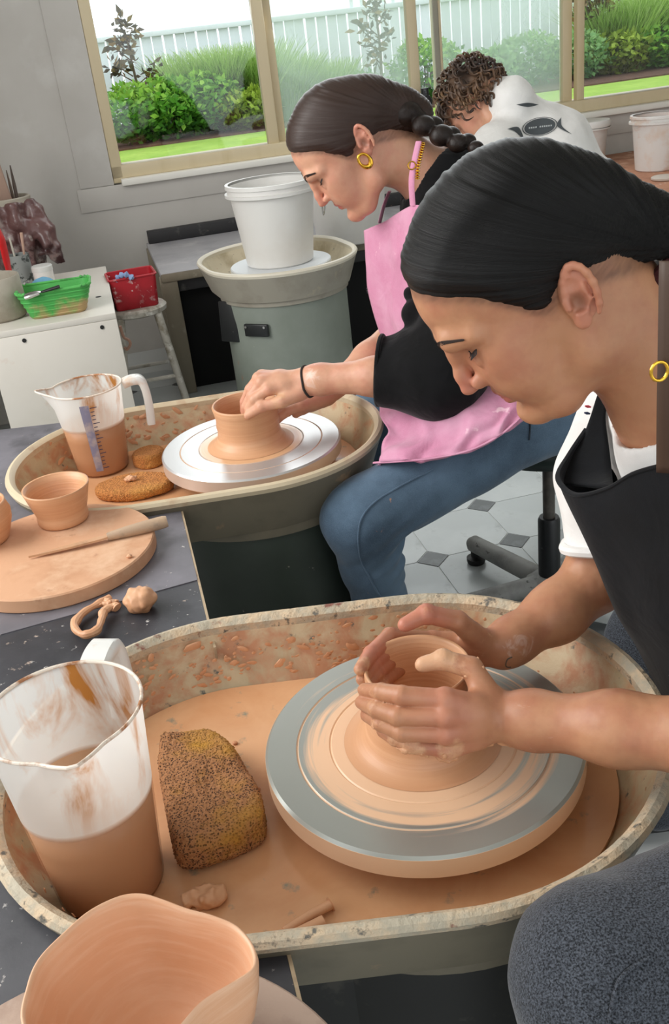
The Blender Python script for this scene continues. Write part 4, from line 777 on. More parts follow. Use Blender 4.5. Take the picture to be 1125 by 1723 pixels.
# ---------------------------------------------------------------- people: one continuous skin each, clothes and hair as children
def skinmat(name, base, red, dark):
    t = NT(name); c = t.mix(t.ramp(t.noise(24, 4), .42, .68), lin(base), lin(red)); c = t.mix(t.math('MULTIPLY', t.ramp(t.noise(60, 5), .5, .75), .35), c, lin(dark))
    c = t.mix(t.math('MULTIPLY', t.attr('flush'), .75), c, lin('c9786a')); c = t.mix(t.math('MULTIPLY', t.attr('lip'), .8), c, lin('b0625a')); c = t.mix(t.math('MULTIPLY', t.attr('shade_and_roots'), .62), c, lin('4a3026'))
    cl = t.ramp(t.math('ADD', t.attr('clay'), t.math('MULTIPLY', t.math('SUBTRACT', t.noise(55, 5), .5), 1.1)), .5, .72); c = t.mix(t.math('MULTIPLY', cl, .85), c, lin('d9ab86'))
    pl = t.ramp(t.math('ADD', t.attr('powder'), t.math('MULTIPLY', t.math('SUBTRACT', t.noise(38, 5, (1, 1, 1), dist=1.), .5), 1.6)), .62, .85); c = t.mix(t.math('MULTIPLY', pl, .55), c, lin('ead9cf'))
    nb = t.bump(t.noise(420, 3), .18, .0006); nb = t.bump(t.math('MULTIPLY', t.noise(70, 4), cl), .5, .002, nb)
    t.bsdf(c, .46, 0, nb, spec=.42, sss=.12); return t.m
m_skin1 = skinmat('warm_skin', 'bb8765', 'b07659', 'a06e53'); m_skin2 = skinmat('fair_skin', 'd3a083', 'cd9077', 'b98468')
def hairmat(name, c1, c2, rough=.34, spec=.5):
    t = NT(name); a = t.attr('strand'); cv = t.n('ShaderNodeCombineXYZ'); t.l(t.math('MULTIPLY', a, 1.), cv.inputs[0]); n = t.noise(1.0, 6, vec=cv.outputs[0], rough=.75)
    t.bsdf(t.mix(t.ramp(n, .35, .7), lin(c1), lin(c2)), rough, 0, t.bump(n, .55, .0016), spec=spec); return t.m
m_hair1, m_hair2 = hairmat('black_hair', '040404', '0c0b0c', .38, .24), hairmat('dark_brown_hair', '241712', '432e25', .34, .4)
m_braid = hairmat('dark_braid_hair', '130d0b', '2a1e18', .36, .3); m_lash = mat('dark_lashes', '1a1210', .6); m_brow = mat('brow_hair', '33241d', .7); m_gold = mat('gold', 'e0b040', .22, metal=1.)
class Frame:
    def __init__(s, T, pitch, yaw=0., roll=0., sc=1.):
        c, sn = math.cos(pitch), math.sin(pitch); R = np.array([[-c, 0, -sn], [0, -1, 0], [-sn, 0, c]]).T       # columns: forward, left, up
        if yaw: cy, sy = math.cos(yaw), math.sin(yaw); R = np.array([[cy, -sy, 0], [sy, cy, 0], [0, 0, 1]])@R
        if roll: a = R[:, 0]; K = np.array([[0, -a[2], a[1]], [a[2], 0, -a[0]], [-a[1], a[0], 0]]); R = (np.eye(3)+math.sin(roll)*K+(1-math.cos(roll))*K@K)@R
        s.R = R; s.T = np.array(T, float); s.sc = sc
    def __call__(s, x, y=None, z=None):
        p = np.array(x if y is None else (x, y, z), float); return s.T+s.sc*(s.R@p)
    def inv(s, P): return (P-s.T)@s.R/s.sc
def head(s, H, ear=(-.018, -.008), ear_tilt=.3, jaw=1.0):
    k = H.sc
    def E(c, r, kk=.012, mode='u', R=None): s.ell(H(*c), np.array(r)*k, H.R if R is None else R, kk*k, mode)
    def C(pts, rad, kk=.01, mode='u'): s.chain([H(*p) for p in pts], [r*k for r in rad], kk*k, mode)
    E((-.012, 0, .042), (.098, .0745, .09)); E((.03, 0, .052), (.058, .058, .055), .03)             # skull, forehead
    E((.032, 0, -.022), (.054, .056, .07), .03); E((.066, 0, -.035), (.026, .034, .045), .03)       # face, muzzle
    for sy in (1, -1):
        C([(-.012, .053*sy*jaw, -.04), (.0, .052*sy*jaw, -.066), (.052, .03*sy, -.09), (.078, .01*sy, -.0925)], (.013, .0145, .0135, .0125), .028)
        E((.054, .046*sy, -.006), (.024, .017, .02), .025)                                              # cheekbone
        E((.06, .034*sy, -.04), (.024, .022, .026), .025)                                                  # cheek
        E((.0955, .036*sy, .012), (.017, .019, .0125), .016, 's')                                          # eye socket
        E((.0665, .0335*sy, .0135), (.0155, .0165, .0145), .004)                                           # lid over the eyeball
        C([(.0835, .02*sy, .0055), (.082, .034*sy, .0005), (.069, .049*sy, .0075)], (.003, .0035, .003), .006)   # lower lid
        C([(.0925, .011*sy, .033), (.0865, .033*sy, .037), (.066, .054*sy, .032)], (.0075, .008, .0075), .014)  # brow ridge
        E((.099, .0125*sy, -.0215), (.0095, .0068, .0078), .006)                                         # wing of the nose
        E((.103, .0062*sy, -.0285), (.005, .0032, .004), .003, 's')
    E((.085, 0, -.0885), (.0135, .016, .0125), .014)                                                    # chin
    C([(.0905, 0, .03), (.0975, 0, .013), (.1075, 0, -.007), (.1145, 0, -.0225)], (.0082, .0068, .0066, .007), .008)        # nose
    E((.106, 0, -.0265), (.0085, .0055, .005), .005)
    for x0, z0, w, r, dz in ((.0985, -.0465, .024, .0056, -.0035), (.0965, -.0575, .022, .0062, .003)):
        C([(.078, -w, z0+dz), (.0905, -.013, z0), (x0-.0055, 0, z0), (.0905, .013, z0), (.078, w, z0+dz)], (.002, r*.8, r, r*.8, .002), .006)
    C([(.0785, -.026, -.0512), (.0925, -.014, -.052), (.0985, 0, -.0522), (.0925, .014, -.052), (.0785, .026, -.0512)], (.0012, .0013, .0013, .0013, .0012), .0025, 's')
    E((.0965, 0, -.0705), (.008, .016, .006), .01, 's')                                                  # fold above the chin
    for sy in (1, -1):                                                                                    # ears
        ex, ez = ear; ct, st = math.cos(ear_tilt), math.sin(ear_tilt)
        def A(u_, v_, w_): return (ex+u_*ct-v_*st, sy*(.0725+w_), ez+u_*st+v_*ct)
        Re = np.stack([H.R@np.array([ct, 0, st]), H.R@np.array([.28, sy*.96, 0]), H.R@np.array([-st, 0, ct])], 1)
        E(A(-.004, .002, .004), (.0165, .005, .025), .004, 'u', Re)
        hx = [A(.0125*math.cos(a)-.004-.006*(1-math.sin(a))*.2, .0285*math.sin(a)+.004, .0105-.006*math.cos(a)) for a in np.linspace(-.2, 4.0, 12)]
        C(hx, [.0022]+[.0034]*9+[.003, .0025], .003)
        C([A(.001, .022, .0095), A(-.0075, .012, .0115), A(-.0095, -.002, .0115), A(-.004, -.012, .0095), A(.003, -.014, .008)], (.002, .0026, .0028, .0028, .002), .003)
        E(A(-.0005, -.003, .0115), (.0085, .0085, .0105), .003, 's', Re); E(A(-.001, .016, .0115), (.0065, .0035, .006), .003, 's', Re)
        C([A(.0095, .001, .0055), A(.009, -.006, .006)], (.0035, .0032), .004); E(A(.0005, -.0225, .006), (.0072, .0042, .0085), .006, 'u', Re)
def face_attrs(V, H, ear=(-.021, -.007)):
    q = H.inv(V); lip = np.zeros(len(V)); inface = (np.abs(q[:, 1]) < .04)
    d = np.sqrt(((q[:, 0]-.092)/.016)**2+(q[:, 1]/.024)**2+((q[:, 2]+.0515)/.0105)**2); lip = np.clip((1.12-d)*6, 0, 1)*(q[:, 0] > .07)
    fl = .8*np.exp(-(((q-np.array([.112, 0, -.016]))/np.array([.022, .02, .016]))**2).sum(1))+.45*np.exp(-(((q*np.array([1, 0, 1])+np.array([0, 1, 0])*np.abs(q[:, 1:2])-np.array([.06, .042, -.015]))/.024)**2).sum(1))
    ea = np.exp(-((np.abs(q[:, 1])-.083)/.009)**2)*(np.abs(q[:, 0]+.02) < .035)*(np.abs(q[:, 2]) < .045); fl += .55*ea
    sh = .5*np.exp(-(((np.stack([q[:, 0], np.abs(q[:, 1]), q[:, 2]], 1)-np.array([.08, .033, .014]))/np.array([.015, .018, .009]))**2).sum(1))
    ln = .026+.84*q[:, 0]-q[:, 2]-.028*np.exp(-((q[:, 0]-.008)/.02)**2)*np.clip((np.abs(q[:, 1])-.04)/.02, 0, 1); rt_ = np.exp(-(np.maximum(ln, 0)/.0085)**2)*(q[:, 0] > -.11)*(q[:, 2] > -.075)*(ea < .3)*(np.linalg.norm(q, axis=1) < .16)  # dark hair roots along the hairline
    sh = np.maximum(sh, .9*np.exp(-(((q[:, 0]-ear[0])/.008)**2+((np.abs(q[:, 1])-.0795)/.007)**2+((q[:, 2]-ear[1]+.003)/.0105)**2)))  # shade painted into the hollow of the ear
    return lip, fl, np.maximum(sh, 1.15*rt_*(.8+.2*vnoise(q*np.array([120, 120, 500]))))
def on_skin(s, p, lift=0.):
    p = np.array(p, float); one = p.ndim == 1; p = np.atleast_2d(p); n = len(p)
    for _ in range(4):
        E_ = np.eye(3)*5e-4; q = np.concatenate([p]+[p+e for e in E_]+[p-e for e in E_]); v = s.ev(q).reshape(7, n); g = np.stack([v[1+i]-v[4+i] for i in range(3)], 1); g /= np.linalg.norm(g, axis=1, keepdims=True)+1e-9; p = p-g*(v[0]-lift)[:, None]
    return p[0] if one else p
def brows_lashes(s, H, body, off, thick=1.0, lash=1.0):
    for sy in (1, -1):
        mb = MB(); base = [(.0975, .009*sy, .0325), (.0955, .02*sy, .037), (.088, .036*sy, .0395), (.071, .053*sy, .034)]; C = cat_rom(base, 12); A = []; B_ = []
        for i, p in enumerate(C[:-3]):
            for j in range(4):
                w = (j-1.5)*.0011*thick*(1-.75*i/len(C)); q = C[min(i+3, len(C)-1)]; A.append(H(p[0], p[1], p[2]+w)); B_.append(H(q[0], q[1], q[2]+w*.5+.0016*(1-i/len(C))))
        A, B_ = on_skin(s, A, .0003), on_skin(s, B_, .0007)
        for a, b in zip(A, B_): mb.tube([a, (a+b)/2, b], [.0003, .00034, .0001], 4, caps=False)
        put('eyebrow', mb.done(off=off), m_brow, body, kind='stuff')
        mb = MB(); C = cat_rom([(.083, .019*sy, .0112), (.0845, .027*sy, .0118), (.081, .039*sy, .0142), (.0715, .0475*sy, .0182)], 7); ps = on_skin(s, [H(*p) for p in C], .0003)
        mb.tube(ps, [.0002]+[.00065]*(len(ps)-2)+[.0003], 6)
        for i, p in enumerate(ps[3:]): mb.tube([p, p+H.R@np.array([.0028, .001*sy, -.0028])*H.sc*lash, p+H.R@np.array([.0052, .002*sy, -.0034])*H.sc*lash], [.0003, .00022, .00006], 4, caps=False)
        put('eyelashes', mb.done(off=off), m_lash, body, kind='stuff')
def hair_cap(H, bun, grow=.007, line=(.026, .84), extra=None, vox=.0016, lo=None, freq=260., nz=.0012):
    """slicked back hair: shell over the skull, cut along the hairline, combed towards the bun"""
    s = Sdf(); k = H.sc; s.ell(H(-.0135, 0, .0445), np.array([.097+grow, .0745+grow, .0905+grow])*k, H.R, .01); s.ell(H(.028, 0, .0565), np.array([.058+grow*.7, .059+grow*.6, .0545+grow])*k, H.R, .03*k)
    if extra: extra(s)
    B = np.array(bun)
    def strand(p):
        q = H.inv(p); w = q-B; return np.arctan2(-.643*w[:, 0]+.766*w[:, 2], .766*w[:, 0]+.643*w[:, 2])+.25*np.abs(q[:, 1])
    def fn(p, d):
        q = H.inv(p); cut = (line[0]+line[1]*q[:, 0]-q[:, 2]+.0018*vnoise(q*90)-.028*np.exp(-((q[:, 0]-.008)/.02)**2)*np.clip((np.abs(q[:, 1])-.04)/.02, 0, 1))*.766*k
        cut = np.where(q[:, 0] > -.105, cut, cut-.6*(-.105-q[:, 0])*k*3); th = np.clip(-cut/(.03*k), 0, 1); d = d+grow*k*.92*(1-th)**2; h = np.maximum(.003-np.abs(d-cut), 0)/.003; return np.maximum(d, cut)+h*h*.00075
    V, F = s.mesh(vox, lo=lo, fn=fn); a = strand(V); N = vnormals(V, F); V = V+N*(nz*(.6*vnoise(np.c_[a*38, a*0, a*0])+.4*vnoise(np.c_[a*95, a*0+3, a*0])))[:, None]
    return V, F, a*freq
# cloth shading
def clothmat(name, c1, c2, weave=900, rough=.85, sheen=.2, dust=None, fold=.5, big=12):
    t = NT(name); c = t.mix(t.ramp(t.noise(big, 4), .4, .7), lin(c1), lin(c2)); c = t.mix(t.math('MULTIPLY', t.ramp(t.noise(weave, 2), .4, .7), .35), c, lin(c2))
    if dust: c = t.mix(t.ramp(t.noise(dust[1], 4), dust[2], dust[2]+.05), c, lin(dust[0]))
    nb = t.bump(t.noise(weave, 2), .3, .0006); nb = t.bump(t.noise(14, 3, dist=.7), fold, .008, nb); t.bsdf(c, rough, 0, nb, spec=.25, sheen=sheen); return t.m
m_white_t = clothmat('white_cotton', 'efedea', 'e2dfdb', 1200, .85, .1); m_apron1 = clothmat('black_apron_canvas', '090a0c', '121418', 900, .85, .06, ('b9b9b9', 130, .74), .25)
m_jean1 = NT('charcoal_wool_trousers'); c = m_jean1.mix(m_jean1.ramp(m_jean1.noise(700, 2), .36, .66), lin('1b1d21'), lin('555a63')); m_jean1.bsdf(c, .9, 0, m_jean1.bump(m_jean1.noise(500, 2), .6, .001), spec=.2, sheen=.3); m_jean1 = m_jean1.m
m_black_t = clothmat('black_fleece', '0a0a0b', '141416', 500, .95, .12, ('8b8b8b', 150, .76)); m_pink = clothmat('pink_canvas', 'cb86a4', 'dba3bc', 700, .85, .25, ('efc4d2', 20, .66), .6); m_strap = mat('brown_leather_strap', '4a372b', .6, spots=[('3c2c22', 12, .5, .7)])
t = NT('blue_denim'); n = t.noise(6, 4); c = t.mix(t.ramp(n, .35, .65), lin('425467'), lin('677f96')); c = t.mix(t.math('MULTIPLY', t.ramp(t.noise(1600, 2, (1, 1, .3)), .4, .65), .28), c, lin('7f95a8')); c = t.mix(t.ramp(t.noise(30, 5), .7, .75), c, lin('b98f78'))
t.bsdf(c, .85, 0, t.bump(t.noise(16, 3, dist=.5), .4, .008, t.bump(t.noise(700, 2), .3, .0006)), spec=.2, sheen=.2); m_denim = t.m
def hand(s, wrist, mcps, fingers, thumb, rad=.0088, palm=(.0125, .011), k=.006, thumb_base=None, web=.012):
    """palm from wrist to each knuckle, four separate fingers, a thumb leaving the side of the palm"""
    w = np.array(wrist)
    for i, m in enumerate(mcps):
        m = np.array(m); s.chain([w, w+(m-w)*.55, m], (palm[0]*1.25, palm[0]*1.05, palm[1]), web)
    for i, f in enumerate(fingers):
        sc = (1, 1.04, .98, .86)[i]; P = [np.array(mcps[i])]+[np.array(p) for p in f]; r = [rad*1.1*sc, rad*1.06*sc, rad*.97*sc, rad*.8*sc]
        for j in range(len(P)-1): s.rc(P[j], P[j+1], r[j], r[j+1], k if j == 0 else .0006)
        s.ell(P[1], np.ones(3)*rad*1.12*sc, None, .0012); s.ell(P[2], np.ones(3)*rad*1.03*sc, None, .0008); s.ell(P[0], np.ones(3)*rad*1.2*sc, None, .004)
    T = [np.array(p) for p in thumb]; rt_ = [rad*1.6, rad*1.25, rad*1.12, rad*.9]
    for j in range(len(T)-1): s.rc(T[j], T[j+1], rt_[j], rt_[j+1], .012 if j == 0 else .003)
    s.ell(T[2], np.ones(3)*rad*1.2, None, .003)
def clay_attr(V, spots): 
    a = np.zeros(len(V))
    for c, r, g in spots: a = np.maximum(a, g*np.exp(-(np.linalg.norm(V-np.array(c), axis=1)/r)**2))
    return a
def nail(parent, off, tip, dip, up_, rad, m):
    tip, dip, up_ = map(np.array, (tip, dip, up_)); d = tip-dip; d = d/np.linalg.norm(d); n = up_-d*(up_@d); n /= np.linalg.norm(n); sd = np.cross(d, n); c = tip+n*rad*.55-d*rad*.35; g = []
    for i in range(5):
        u_ = -1+i*.5; g.append([c+d*rad*.75*u_+sd*rad*.62*v_+n*rad*(.42-.5*v_*v_*.5-.12*u_*u_) for v_ in (-1, -.5, 0, .5, 1)])
    put('fingernail', patch(g, 2, 2, .0005, off), m, parent)
m_nail = mat('fingernail', 'cf9c84', .35)

# ---- the near potter
H1 = Frame((.1865, .79, .9505), math.radians(42.1), 0, 0, .843); s1 = Sdf(); head(s1, H1, ear=(-.021, -.007), ear_tilt=.42)
neck0, neck1, neck2 = H1(-.045, 0, -.015), H1(-.052, 0, -.09), np.array((.335, .79, .835))
s1.chain([neck0, H1(-.035, 0, -.075), (.318, .79, .845)], (.056*.843, .053*.843, .054), .03)
s1.chain([(.33, .79, .83), (.4, .79, .73), (.47, .79, .6), (.5, .79, .48)], (.06, .088, .09, .1), .05)
for sy in (-1, 1): s1.rc((.35, .79, .8), (.342+.033*(sy < 0), .79+.13*sy, .78), .052, .046, .04)
# far (right) arm and near (left) arm
wr_r, el_r = np.array((0.1617,0.862,0.5435)), np.array((0.2885,0.925,0.5674)); wr_l, el_l = np.array((0.1409,0.716,0.5675)), np.array((0.2946,0.625,0.5957))
s1.chain([(.335, .925, .785), (.305, .955, .675), el_r+np.array([.0, 0, .012]), el_r*.55+wr_r*.45, wr_r*.9+el_r*.1, wr_r], (.044, .039, .035, .031, .0235, .022), .02)
s1.chain([(.385, .655, .77), (.4, .62, .67), el_l, el_l*.55+wr_l*.45, wr_l*.88+el_l*.12, wr_l], (.044, .04, .034, .0305, .0245, .0232), .02)
L_m = [(0.0796,0.707,0.606), (0.0786,0.698,0.5942), (0.0772,0.695,0.5761), (0.0777,0.699,0.5544)]
L_f = [[(0.0412,0.712,0.612), (0.0231,0.727,0.6074), (0.008,0.748,0.5958)], [(0.0357,0.705,0.5944), (0.0173,0.72,0.5936), (0.0044,0.743,0.5853)], [(0.0373,0.7,0.5795), (0.0201,0.714,0.5812), (0.0074,0.737,0.5745)], [(0.0449,0.7,0.5629), (0.0312,0.711,0.5635), (0.0201,0.726,0.5614)]]
L_t = [(0.1215,0.728,0.5891), (0.1112,0.744,0.6093), (0.0856,0.752,0.6171), (0.0661,0.752,0.6144)]
hand(s1, wr_l, L_m, L_f, L_t, .0085, k=.0012, web=.006)
R_m = [(0.0893,0.868,0.5593), (0.0916,0.872,0.5452), (0.0949,0.872,0.5336), (0.1004,0.868,0.526)]
R_f = [[(0.0427,0.852,0.5831), (0.0198,0.818,0.5873), (0.0068,0.79,0.59)], [(0.0428,0.85,0.5707), (0.0197,0.815,0.576), (0.008,0.79,0.5774)], [(0.0453,0.848,0.5579), (0.0236,0.812,0.5671), (0.0133,0.79,0.5699)], [(0.0545,0.845,0.5478), (0.0357,0.822,0.5518), (0.0253,0.8,0.5576)]]
R_t = [(0.1389,0.855,0.561), (0.1142,0.842,0.5982), (0.0813,0.836,0.6156), (0.0578,0.828,0.611)]
hand(s1, wr_r, R_m, R_f, R_t, .0086, k=.0012, web=.006)
wr_ = []
for fs, ms in ((L_f, L_m), (R_f, R_m)):
    for f, m in zip(fs, ms):
        a, b, c = np.array(m), np.array(f[0]), np.array(f[1]); t = (c-a)/np.linalg.norm(c-a); wr_.append((b, t, .0085)); t2 = np.array(f[2])-b; wr_.append((c, t2/np.linalg.norm(t2), .006)); wr_.append((a, t, .007))
for th in (L_t, R_t): t = np.array(th[3])-np.array(th[1]); wr_.append((np.array(th[2]), t/np.linalg.norm(t), .010))
def creases(p, d):
    d = d+.00025*vnoise(p*160)
    for c, t, r in wr_:
        near = np.nonzero((np.abs(p-c) < 2*r).all(1))[0]
        if len(near): w = p[near]-c; d[near] += .00055*np.cos(2*PI*(w@t)/.0042+1.2*vnoise(w*150))*np.exp(-(w*w).sum(1)/r**2)
    return d
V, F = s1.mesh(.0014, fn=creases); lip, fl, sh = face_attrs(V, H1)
clay = clay_attr(V, [(q, .024, .62) for q in [L_f[0][2], L_f[1][1], L_f[2][1], L_f[3][1], L_m[3], R_f[0][2], R_f[1][2], R_f[2][1]]]+[(L_t[2], .03, 1.), (L_t[3], .02, 1.1), (R_t[2], .03, .5), (R_t[0], .04, .5), (wr_l+np.array([.0, .0, -.02]), .028, .95), (L_m[3], .03, .75), (L_f[3][0], .02, .8)])
pw = clay_attr(V, [(wr_l+np.array([.012, -.01, .004]), .035, .75), (el_l*.3+wr_l*.7, .05, .45), (wr_r+np.array([.015, 0, .0]), .04, .75), (el_r*.4+wr_r*.6, .05, .45)])
flh = clay_attr(V, [(q, .03, .5) for q in L_m]+[(q, .03, .8) for q in (R_f[0][1], R_t[2], R_t[3])]); fl = np.maximum(fl, flh)
pb = (.45, .79, 0.)
P1 = put('person', qmesh(V, F, pb, dict(lip=lip, flush=fl, shade_and_roots=sh, clay=clay, powder=pw)), m_skin1, None, 'woman with sleek black hair in white shirt and black apron cupping wet clay', 'person'); P1.location = pb
brows_lashes(s1, H1, P1, pb)
nail(P1, pb, R_t[3], R_t[2], (.1, -.35, 1), .0078, m_nail); nail(P1, pb, L_t[3], L_t[2], (0, -.3, 1), .0075, m_clay)
cb_l = Sdf(); g = np.random.default_rng(5)
for base, nb_, sp, rr in ((wr_l+np.array([-.002, -.002, -.026]), 26, .016, .0045), (np.array(L_m[3])+np.array([.002, -.004, -.009]), 12, .01, .0038), (np.array(L_f[3][0])+np.array([-.004, -.002, -.006]), 16, .012, .003), (np.array(L_t[1]), 6, .006, .003), (np.array(L_f[2][1]), 6, .006, .0022)):
    qs = on_skin(s1, base+g.normal(0, sp, (nb_, 3))*np.array([1, .5, .35]), -.0006)
    for q in qs: cb_l.ell(q, g.uniform(.5, 1., 3)*rr, None, .003)
V, F = cb_l.mesh(.0014, fn=lambda p, d: d+.0007*vnoise(p*420)); put('clay_smears', qmesh(V, F, pb), m_clay, P1, kind='stuff')
# small crescent tattoo on the far wrist
cT = on_skin(s1, (0.1661,0.835,0.5385), .0003); q = [on_skin(s1, cT+np.array(d), .0003) for d in ((.003, 0, .008), (-.002, 0, .006), (-.004, 0, 0), (-.003, 0, -.006), (.002, 0, -.008))]
put('tattoo', MB().tube(cat_rom(q, 4), .0007, 5).done(off=pb), mat('tattoo_ink', '5a5148', .6), P1)
def bun1(s):
    s.chain([H1(-.085, 0, .005), (0.2755,0.79,0.9833), (0.2972,0.79,0.9589), (0.3289,0.79,0.9276)], (.04, .03, .028, .026), .035)
V, F, st_ = hair_cap(H1, (-.11, 0, -.055), .0085, extra=bun1, vox=.0016, freq=300)
put('hair', qmesh(V, F, pb, dict(strand=st_)), m_hair1, P1)
put('hair_tie', MB().tube([np.array((0.2909,0.79,0.966))+np.array([.018*math.sin(a), .031*math.cos(a), .024*math.sin(a)]) for a in np.linspace(0, 2*PI, 24, endpoint=False)], .009, 10, closed=True).done(off=pb), mat('dark_red_scrunchie', '3a0d12', .8, bump=(.6, 60, .004)), P1)
def wisps(H, n, P, off, m, seed, r=.00022, spread=1.):
    g = np.random.default_rng(seed); mb = MB()
    for _ in range(n):
        th = g.uniform(-1.2, 1.2); x0 = g.uniform(-.02, .07); y = .077*math.sin(th); z = .045+.1*math.cos(th)*math.sqrt(max(.05, 1-((x0+.015)/.11)**2)); p = np.array([x0, y, z]); pts = []
        for i in range(7):
            t_ = i/6; pts.append(H(p[0]-.075*t_, p[1]*(1+.05*t_), p[2]+.004*math.sin(3.1*t_)*g.uniform(.2, 1.2)-.012*t_*t_))
        mb.tube(pts, [r*.6]+[r]*5+[r*.3], 4, caps=False)
    put('loose_strands', mb.done(off=off), m, P, kind='stuff')
# shirt: torso and short sleeves a little outside the body
sh1 = Sdf(); sh1.chain([(.328, .79, .818), (.4, .79, .735), (.47, .79, .6), (.51, .79, .46)], (.068, .1, .1, .12), .05)
for sy in (-1, 1): sh1.rc((.345, .79, .8), (.34+.035*(sy < 0), .79+.13*sy, .785), .062, .058, .04)
sl_e = el_r+np.array([.012, .004, .045]); sh1.chain([(.333, .925, .79), (.303, .955, .69), sl_e], (.06, .054, .05), .02); sh1.chain([(.385, .655, .775), (.41, .62, .67), (.425, .6, .62)], (.06, .057, .055), .02)
nk = np.array((.312, .79, .85))
def shirt_fn(p, d):
    d = d+.0035*vnoise(p*np.array([16, 22, 16]), 4)+.002*vnoise(p*34, 5); hole = np.linalg.norm((p-np.array((.285, .79, .855)))/np.array([1., 1., .9]), axis=1)-.062; dirn = (sl_e-np.array((.303, .955, .69))); dirn /= np.linalg.norm(dirn)
    cut = (p-sl_e)@dirn; near = np.linalg.norm(p-sl_e, axis=1) < .12; d = np.maximum(d, -hole); return np.where(near, np.maximum(d, cut), d)
V, F = sh1.mesh(.003, fn=shirt_fn); put('shirt', qmesh(V, F, pb), m_white_t, P1)
cuff = []; u1 = sl_e-np.array((.303, .955, .69)); u1 /= np.linalg.norm(u1); e1 = np.cross(u1, (0, 1, 0)); e1 /= np.linalg.norm(e1); e2 = np.cross(u1, e1)
put('sleeve_cuff', MB().tube([sl_e-u1*.004+(e1*math.cos(a)+e2*math.sin(a))*(.051+.002*math.sin(5*a)) for a in np.linspace(0, 2*PI, 40, endpoint=False)], .006, 8, closed=True).done(off=pb), m_white_t, P1)
for (px, c) in (((0.2701,0.91,0.7923), 'c03a4c'), ((0.2696,0.91,0.7852), '33405e')):
    v = on_skin(sh1, px, .004); put('sleeve_print', MB().tube([v+np.array([-.003, 0, .001]), v, v+np.array([.003, 0, -.001])], [.0008, .0016, .0008], 8).done(off=pb), mat('print_'+c, c, .8), P1)
# apron: bib hanging open from its straps, brass ring, leather strap over the near shoulder
bib = [[(0.2614,0.89,0.7765), (0.2407,0.878,0.7563), (0.2206,0.845,0.7489), (0.2244,0.8,0.7511), (0.2435,0.765,0.7712), (0.2592,0.735,0.7985), (0.2783,0.7,0.8186), (0.2884,0.66,0.8259)],
       [(0.2653,0.89,0.7512), (0.2462,0.88,0.7315), (0.2272,0.85,0.7308), (0.2296,0.8,0.7278), (0.2457,0.762,0.7449), (0.261,0.73,0.7694), (0.2787,0.697,0.7876), (0.2882,0.655,0.7975)],
       [(0.2916,0.888,0.7219), (0.2701,0.876,0.6825), (0.2533,0.85,0.6741), (0.2504,0.8,0.6682), (0.2609,0.762,0.6854), (0.2704,0.728,0.71), (0.2831,0.694,0.7305), (0.292,0.65,0.7461)],
       [(0.31,0.88,0.6394), (0.2936,0.872,0.6097), (0.2805,0.85,0.5989), (0.2724,0.8,0.6064), (0.278,0.765,0.6215), (0.2817,0.73,0.6472), (0.2914,0.694,0.6724), (0.298,0.65,0.6941)],
       [(0.3281,0.87,0.576), (0.3158,0.86,0.5536), (0.3059,0.845,0.542), (0.2983,0.8,0.5554), (0.2973,0.765,0.5732), (0.2979,0.73,0.5981), (0.3021,0.694,0.6232), (0.306,0.65,0.6511)],
       [(0.3474,0.86,0.5019), (0.3359,0.85,0.4866), (0.3281,0.835,0.4829), (0.3194,0.8,0.4951), (0.3151,0.765,0.5116), (0.3126,0.73,0.536), (0.3139,0.694,0.5645), (0.3149,0.65,0.5993)]]
put('apron_bib', patch(bib, 7, 7, .003, pb, .0015, 14.), m_apron1, P1)
hem = cat_rom(bib[0], 8); put('bib_hem', MB().tube(hem, .0028, 8, flat=.7).done(off=pb), m_apron1, P1)
far_strap = [[(0.2781,0.892,0.8223), (0.2836,0.887,0.8215)], [(0.2724,0.892,0.8087), (0.2809,0.885,0.8076)], [(0.2649,0.89,0.787), (0.278,0.882,0.7884)], [(0.2529,0.885,0.7615), (0.2778,0.868,0.7621)], [(0.2349,0.872,0.7433), (0.2739,0.845,0.747)], [(0.2303,0.855,0.7352), (0.2608,0.8,0.7524)]]
put('bib_gusset', patch(far_strap, 4, 5, .003, pb), m_apron1, P1)
ns = [(.268, .645, .845), (.272, .642, .80), (0.246,0.648,0.9302), (0.2527,0.66,0.8795), (0.2662,0.69,0.823)]
strap = [[np.array((0.244,0.66,0.9952)), np.array((0.269,0.64,0.9964))], [np.array((0.2425,0.655,0.98)), np.array((0.2679,0.635,0.9817))], [np.array((0.2439,0.655,0.9283)), np.array((0.2713,0.635,0.9311))], [np.array((0.2487,0.665,0.8781)), np.array((0.2786,0.645,0.8819))], [np.array((0.2601,0.69,0.8202)), np.array((0.2884,0.66,0.8259))]]
put('leather_strap', patch(strap, 5, 5, .004, pb), m_strap, P1)
rc0 = np.array((0.2422,0.648,0.9201)); put('brass_ring', MB().tube([rc0+np.array([.006*math.cos(a), -.001, .007*math.sin(a)]) for a in np.linspace(0, 2*PI, 20, endpoint=False)], .0013, 8, closed=True).done(off=pb), m_gold, P1)
put('strap_buckle', MB().tube(cat_rom([(0.2749,0.878,0.8257), (0.2807,0.876,0.8244), (0.2824,0.875,0.8135), (0.277,0.876,0.8089), (0.2739,0.878,0.8172)], 4), .0016, 8).done(off=pb), mat('antique_brass', '7a6a4c', .35, metal=.8), P1)
def onshirt(px, lift=.004): return on_skin(sh1, px, lift)
chain_pts = [(0.269,0.855,0.826), (0.2714,0.84,0.8144), (0.2736,0.825,0.8049), (0.2722,0.8,0.8015), (0.2724,0.765,0.8286), (0.2763,0.74,0.8565)]
ch = cat_rom(chain_pts, 10); mb = MB()
for i in range(0, len(ch)-1): d = ch[i+1]-ch[i]; mb.tube([ch[i], ch[i]+d*.35, ch[i]+d*.7, ch[i]+d*.95], [.0006, .0013, .0013, .0006], 6)
